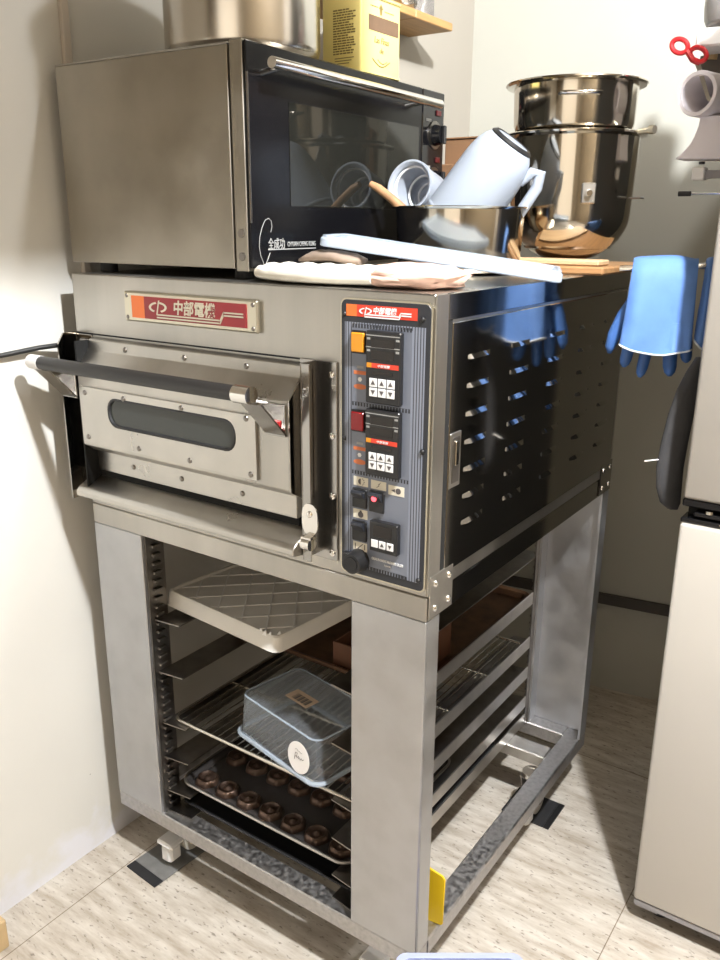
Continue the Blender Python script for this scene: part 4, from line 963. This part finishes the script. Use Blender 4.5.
# towel rail with gloves on the side of the fridge
tr = thing('towel_rail', 'slim steel rail on the refrigerator side from which blue gloves hang', 'rail', (1.03, .70, 1.452))
RZ = 1.4515
MB().tube([(.925, .632, RZ - .006), (1.03, .665, RZ), (1.1295, .695, RZ + .004)], .006, 12).build('bar', M['chrome'], tr)
MB().cyl((1.1305, .6953, RZ + .004), (1.122, .6928, RZ + .004), .018).build('mount', M['white_plastic'], tr)
def glove(c, ux, wf, label, rimname, fingers, thumb, zhem, zpalm, name='rubber_glove', grp=None, s=1.0):
    """c: mid-point over the bar; ux: unit along the bar; front cuff hangs to zhem, hand hangs behind"""
    c = Vector(c); ux = Vector(ux).normalized(); fr = V(ux.y, -ux.x, 0)
    t = thing(name, label, 'glove', tuple(c), group=grp)
    n = 36
    def ell(mid, w_, th, nrm, flare=0, k=0):
        out = []
        for i in range(n):
            a = 2 * PI * i / n; cc, ss = math.cos(a), math.sin(a)
            wob = .0035 * math.sin(3 * a + k * .5) + .002 * math.sin(5 * a - k * .8)
            out.append(mid + ux * (w_ * math.copysign(abs(cc) ** .75, cc)) + nrm * (th * math.copysign(abs(ss) ** .9, ss) + wob * (1 if th > .008 else .4)))
        return out
    R = []
    zs = [zhem, zhem + .012, zhem + .045, zhem + .085, RZ - .025]
    for k, z in enumerate(zs):
        f_ = (z - zhem) / (RZ - zhem)
        ring = ell(V(c.x, c.y, z) + fr * (.026 - .004 * f_) - ux * .004 * (1 - f_), wf * (1.02 - .12 * f_), .013 - .006 * f_, fr, 0, k)
        for p_ in ring:
            q_ = (p_ - c).dot(ux) / wf
            p_.z -= .014 * (1 - q_ * q_) * max(0, 1 - f_ * 2.2)
            p_ += fr * (.0045 * math.sin(q_ * 7 + .6) * (1 - f_) * min(1, wf / .05))
        R.append(ring)
    R.append(ell(V(c.x, c.y, RZ + .0085) + fr * .014, wf * .90, .005, (fr + V(0, 0, 1)).normalized(), 0, 5))
    R.append(ell(V(c.x, c.y, RZ + .0155), wf * .90, .0045, V(0, 0, 1), 0, 6))
    R.append(ell(V(c.x, c.y, RZ + .0085) - fr * .014, wf * .90, .005, (-fr + V(0, 0, 1)).normalized(), 0, 7))
    for k, z in enumerate((RZ - .025, RZ - .07, zpalm + .05, zpalm + .01, zpalm - .004)):
        R.append(ell(V(c.x, c.y, z) - fr * .020 - ux * .006 * k / 4, wf * (.88 - .05 * (k == 4)), (.009, .011, .013, .012, .007)[k], -fr, 0, 8 + k))
    mb = MB().rings(R, False, True)
    # make the hem open: inner lining
    R2 = [[p_ + (V(c.x, c.y, p_.z) + fr * .026 - p_) * .06 for p_ in R[0]], ell(V(c.x, c.y, zhem + .05) + fr * .024, wf * .95, .008, fr)]
    mb.rings([R[0], R2[0], R2[1]], False, True)
    bmesh.ops.remove_doubles(mb.bm, verts=mb.bm.verts, dist=1e-5)
    body = mb.build('cuff', M['blue_glove'], t, ang=70)
    mbh = MB()
    for (du, l_, r_, lean) in fingers:
        b0 = V(c.x, c.y, zpalm + .012) - fr * .020 + ux * du
        pts = [b0 + ux * lean * l_ * q + V(0, 0, -l_ * q) + fr * .008 * q * q for q in (0, .25, .5, .75, .9, 1.0)]
        mbh.tube(pts, r_, 14, rad=[r_, r_, r_ * .97, r_ * .92, r_ * .72, r_ * .25])
    if thumb:
        du, l_, r_ = thumb
        b0 = V(c.x, c.y, zpalm + .085) - fr * .018 + ux * du
        pts = [b0, b0 + ux * -.020 + V(0, 0, -l_ * .3), b0 + ux * -.036 + V(0, 0, -l_ * .65), b0 + ux * -.042 + V(0, 0, -l_ * .88), b0 + ux * -.042 + V(0, 0, -l_)]
        mbh.tube(pts, r_, 14, rad=[r_ * 1.15, r_ * 1.1, r_, r_ * .75, r_ * .28])
    mbh.build('fingers', M['blue_dark'], t, ang=70)
    MB().tube(R[0], .0019, 8, closed=True).build('hem', M['glove_rim'], t)
    return t
UX = V(.957, .290, 0)
glove((1.008, .658, RZ), UX, .068, 'blue rubber glove with open cuff in front, nearer of the pair on the rail', 'hem',
      [(-.050, .066, .0130, -.16), (-.013, .086, .0125, -.16), (.026, .080, .0150, .08), (.056, .050, .0125, .12)], (-.050, .112, .0135), 1.293, 1.297, grp=None)
glove((1.100, .690, RZ), UX, .024, 'second blue rubber glove, mostly hidden behind the nearer one against the refrigerator', 'hem',
      [(-.012, .035, .010, .0), (.008, .03, .010, .0)], None, 1.305, 1.315)
# charcoal sleeve hanging below
slv = thing('cloth_sleeve', 'long charcoal cloth sleeve hanging below the gloves on the refrigerator side', 'sleeve', (1.10, .66, 1.26))
from mathutils.geometry import intersect_line_plane
R = []
data = [(1.282, 1.108, .013, .008), (1.255, 1.103, .018, .010), (1.215, 1.097, .024, .013), (1.16, 1.092, .029, .014), (1.10, 1.086, .033, .015), (1.05, 1.083, .033, .015), (1.005, 1.086, .029, .013), (.975, 1.092, .022, .010), (.962, 1.098, .010, .005)]
for k, (z, x, hw_, th) in enumerate(data):
    R.append([V(x - .012 * min(1, k / 3) + hw_ * math.cos(a) * .8 + .002 * math.sin(3 * a + k), .625 + th * math.sin(a) + hw_ * math.cos(a) * .25, z) for a in [2 * PI * i / 24 for i in range(24)]])
MB().rings(R).build('cloth', M['charcoal'], slv, ang=80)
MB().tube([(1.107, .632, 1.28), (1.113, .636, 1.225), (1.122, .64, 1.21), (1.1305, .642, 1.225)], .0045, 8).build('strap', M['black'], slv)
for z in (1.13, 1.10, 1.065): MB().box(1.108, 1.1255, .628, .645, z - .010, z + .010, .003).build('buckle', M['black'], slv)
MB().tube([(1.025, .60, 1.062), (1.078, .622, 1.073)], .0016, 6).build('tie_end', M['white_plastic'], slv)

# upper group on the refrigerator side
ws = thing('bracket_shelf', 'small white shelf fixed to refrigerator side, holding the dark tub', 'shelf', (1.055, .83, 1.868))
MB().box(.984, 1.1305, .785, .88, 1.868, 1.902, .004).build('board', M['white_plastic'], ws)
tbx = thing('plastic_tub', 'rounded smoky plastic tub with brown contents on the small white shelf', 'tub', (1.042, .83, 1.9025))
T = Matrix.Translation((1.042, .83, 1.9025))
MB().lathe([(0, 0), (.040, 0), (.050, .006), (.056, .018), (.058, .04), (.058, .15), (.056, .15), (.055, .04), (.05, .012), (0, .004)], T, 40).build('body', M['grey_clear'], tbx)
MB().lathe([(0, .006), (.044, .008), (.050, .03), (.050, .10), (.03, .115), (0, .118)], T, 24).build('contents', M['peel'], tbx)
# white tube bracket (ring facing the room, flaring foot)
tb_ = thing('tube_holder', 'white plastic tube holder with flaring stem on the refrigerator side, top right', 'holder', (1.02, .80, 1.72))
c0 = V(1.004, .765, 1.781); ad = V(.30, .95, -.02).normalized()
T = frame_from(c0, c0 + ad)
MB().lathe([(.0345, 0), (.0415, 0), (.0425, .003), (.0425, .115), (.0415, .118), (.0345, .118), (.0335, .11), (.0335, .006), (.0345, 0)], T, 48).build('ring', M['lilac_white'], tb_)
MB().prism([(1.010, .785, 1.741), (1.0085, .785, 1.722), (1.006, .785, 1.704), (.999, .785, 1.688), (.988, .785, 1.675), (.968, .785, 1.661), (1.1295, .785, 1.656), (1.1295, .785, 1.741)], (0, .075, 0), .002).build('stem', M['lilac_white'], tb_)
MB().cyl((1.02, .80, 1.655), (1.02, .80, 1.650), .006).build('screw', M['black'], tb_)
# scissors hanging
sc_ = thing('scissors', 'red-handled scissors hanging beside the white tube holder', 'scissors', (.98, .775, 1.86))
mb = MB()
for (cx_, cz_, ang_) in ((.9575, 1.872, .5), (.995, 1.853, .5)):
    mb.tube([(cx_ + .017 * math.cos(a) * math.cos(ang_) + .012 * math.sin(a) * math.sin(ang_), .775, cz_ - .017 * math.cos(a) * math.sin(ang_) + .012 * math.sin(a) * math.cos(ang_)) for a in [2 * PI * k / 24 for k in range(24)]], .0048, 10, closed=True)
mb.tube([(.973, .775, 1.862), (.985, .776, 1.845), (1.00, .778, 1.838)], .006, 8)
mb.build('handles', M['scissor_red'], sc_)
MB().prism([(.986, .777, 1.846), (.998, .777, 1.842), (1.03, .777, 1.765), (1.022, .777, 1.768)], (0, .003, 0)).build('blades', M['steel_bright'], sc_)
# dark sheath and tan handle
kn_ = thing('padded_sheath', 'dark padded sheath with pale wooden handle hanging behind red scissors', 'utensil', (1.01, .91, 1.85))
R = []
for k, (z, xa, xb) in enumerate(((1.872, .940, 1.02), (1.86, .938, 1.03), (1.83, .950, 1.03), (1.79, .966, 1.03), (1.76, .974, 1.022), (1.735, .990, 1.02), (1.722, 1.003, 1.016))):
    R.append([V(.024 + (xa + xb) / 2 + (xb - xa) / 2 * math.cos(a), .912 + .016 * math.sin(a), z) for a in [2 * PI * i / 20 for i in range(20)]])
MB().rings(R).build('sheath', M['leather'], kn_, ang=60)
MB().tube([(.989, .905, 1.862), (.996, .905, 1.92), (1.006, .905, 1.99), (1.009, .905, 2.06)], .012, 14, rad=[.016, .015, .012, .012]).build('handle', M['tan'], kn_)
# white rail end and black-tipped hook
we = thing('hanging_bar', 'white-capped grey bar end on the refrigerator side under the tube holder', 'rail', (1.07, .80, 1.63))
MB().box(1.030, 1.1305, .792, .806, 1.622, 1.638, .001).build('bar', M['grey_plastic'], we)
MB().box(1.006, 1.031, .785, .812, 1.619, 1.644, .002).build('cap', M['white_plastic'], we)
hk = thing('wire_hook', 'thin wire hook with black rubber tip on the refrigerator side', 'hook', (1.05, .80, 1.595))
MB().tube([(.995, .80, 1.593), (1.06, .80, 1.5925), (1.1305, .80, 1.592)], .0016, 8).build('wire', M['chrome'], hk)
MB().tube([(.980, .80, 1.593), (1.005, .80, 1.593)], .0052, 10).build('tip', M['black_rubber'], hk)

# ------------------------------------------------------------------ foreground bits
T = Matrix.Translation((.853, -.062, 0)) @ Matrix.Rotation(math.radians(35), 4, 'Z')
sbx = thing('storage_box', 'pale blue plastic box at the bottom edge, in front of the stand', 'box', (1.05, -.10, 0))
def rrT(w_, d_, r, z): return [T @ V(a, c, z) for a, c in rrect(w_, d_, r, 5, .117, -.145)]
MB().rings([rrT(.19, .23, .02, .0006), rrT(.22, .27, .02, .225), rrT(.234, .29, .02, .226), rrT(.234, .29, .02, .238), rrT(.214, .266, .018, .238), rrT(.18, .226, .018, .006)]).build('body', M['paleblue'], sbx)
wb = MB().box(WX + .001, .030, -.80, -.345, 0.0006, .075, .003).build('wooden_plank', M['tan'], off=V(0, -.57, 0))
tag(wb, 'tan wooden block on the floor at the bottom left edge', 'block')

# ------------------------------------------------------------------ light
def lamp(name, loc, power, rad, col):
    l = bpy.data.lights.new(name, 'POINT'); l.energy = power; l.shadow_soft_size = rad; l.color = col
    o = bpy.data.objects.new(name, l); o.location = loc; COL.objects.link(o); return o
lamp('ceiling_lamp_near', (1.75, -.45, 2.66), 240, .045, (.95, .975, 1))
lamp('ceiling_lamp_far', (1.48, .33, 2.66), 24, .045, (.96, .98, 1))
al = bpy.data.lights.new('fill_light', 'AREA'); al.shape = 'RECTANGLE'; al.size = 1.6; al.size_y = 1.9; al.energy = 7; al.color = (1, .90, .76)  # soft fill added behind the camera; the front wall has no opening
ao = bpy.data.objects.new('fill_light', al); ao.location = (1.5, -2.66, 1.15); ao.rotation_euler = (math.radians(90), 0, 0); COL.objects.link(ao)
w = bpy.data.worlds.new('room_ambient'); S.world = w; w.use_nodes = True
w.node_tree.nodes['Background'].inputs[0].default_value = (1, .95, .88, 1); w.node_tree.nodes['Background'].inputs[1].default_value = .02

# ------------------------------------------------------------------ camera
cam = bpy.data.cameras.new('camera'); co = bpy.data.objects.new('camera', cam); COL.objects.link(co)
cam.sensor_fit = 'VERTICAL'; cam.sensor_height = 36; cam.lens = 31.4268; cam.clip_start = .02
r0, r1, r2 = V(.82082403, .57115605, .00535477), V(.17224668, -.2385802, -.95572515), V(-.54459066, .78540452, -.2942121)
co.matrix_world = Matrix.Translation((1.49405629, -1.11121641, 1.5328006)) @ Matrix((r0, -r1, -r2)).transposed().to_4x4()
S.camera = co
S.view_settings.view_transform = 'Standard'; S.view_settings.look = 'None'; S.view_settings.gamma = 1
S.view_settings.use_curve_mapping = False; S.view_settings.exposure = 0.72
for o in S.objects:
    for k in ('_o', '_local'):
        if k in o: del o[k]
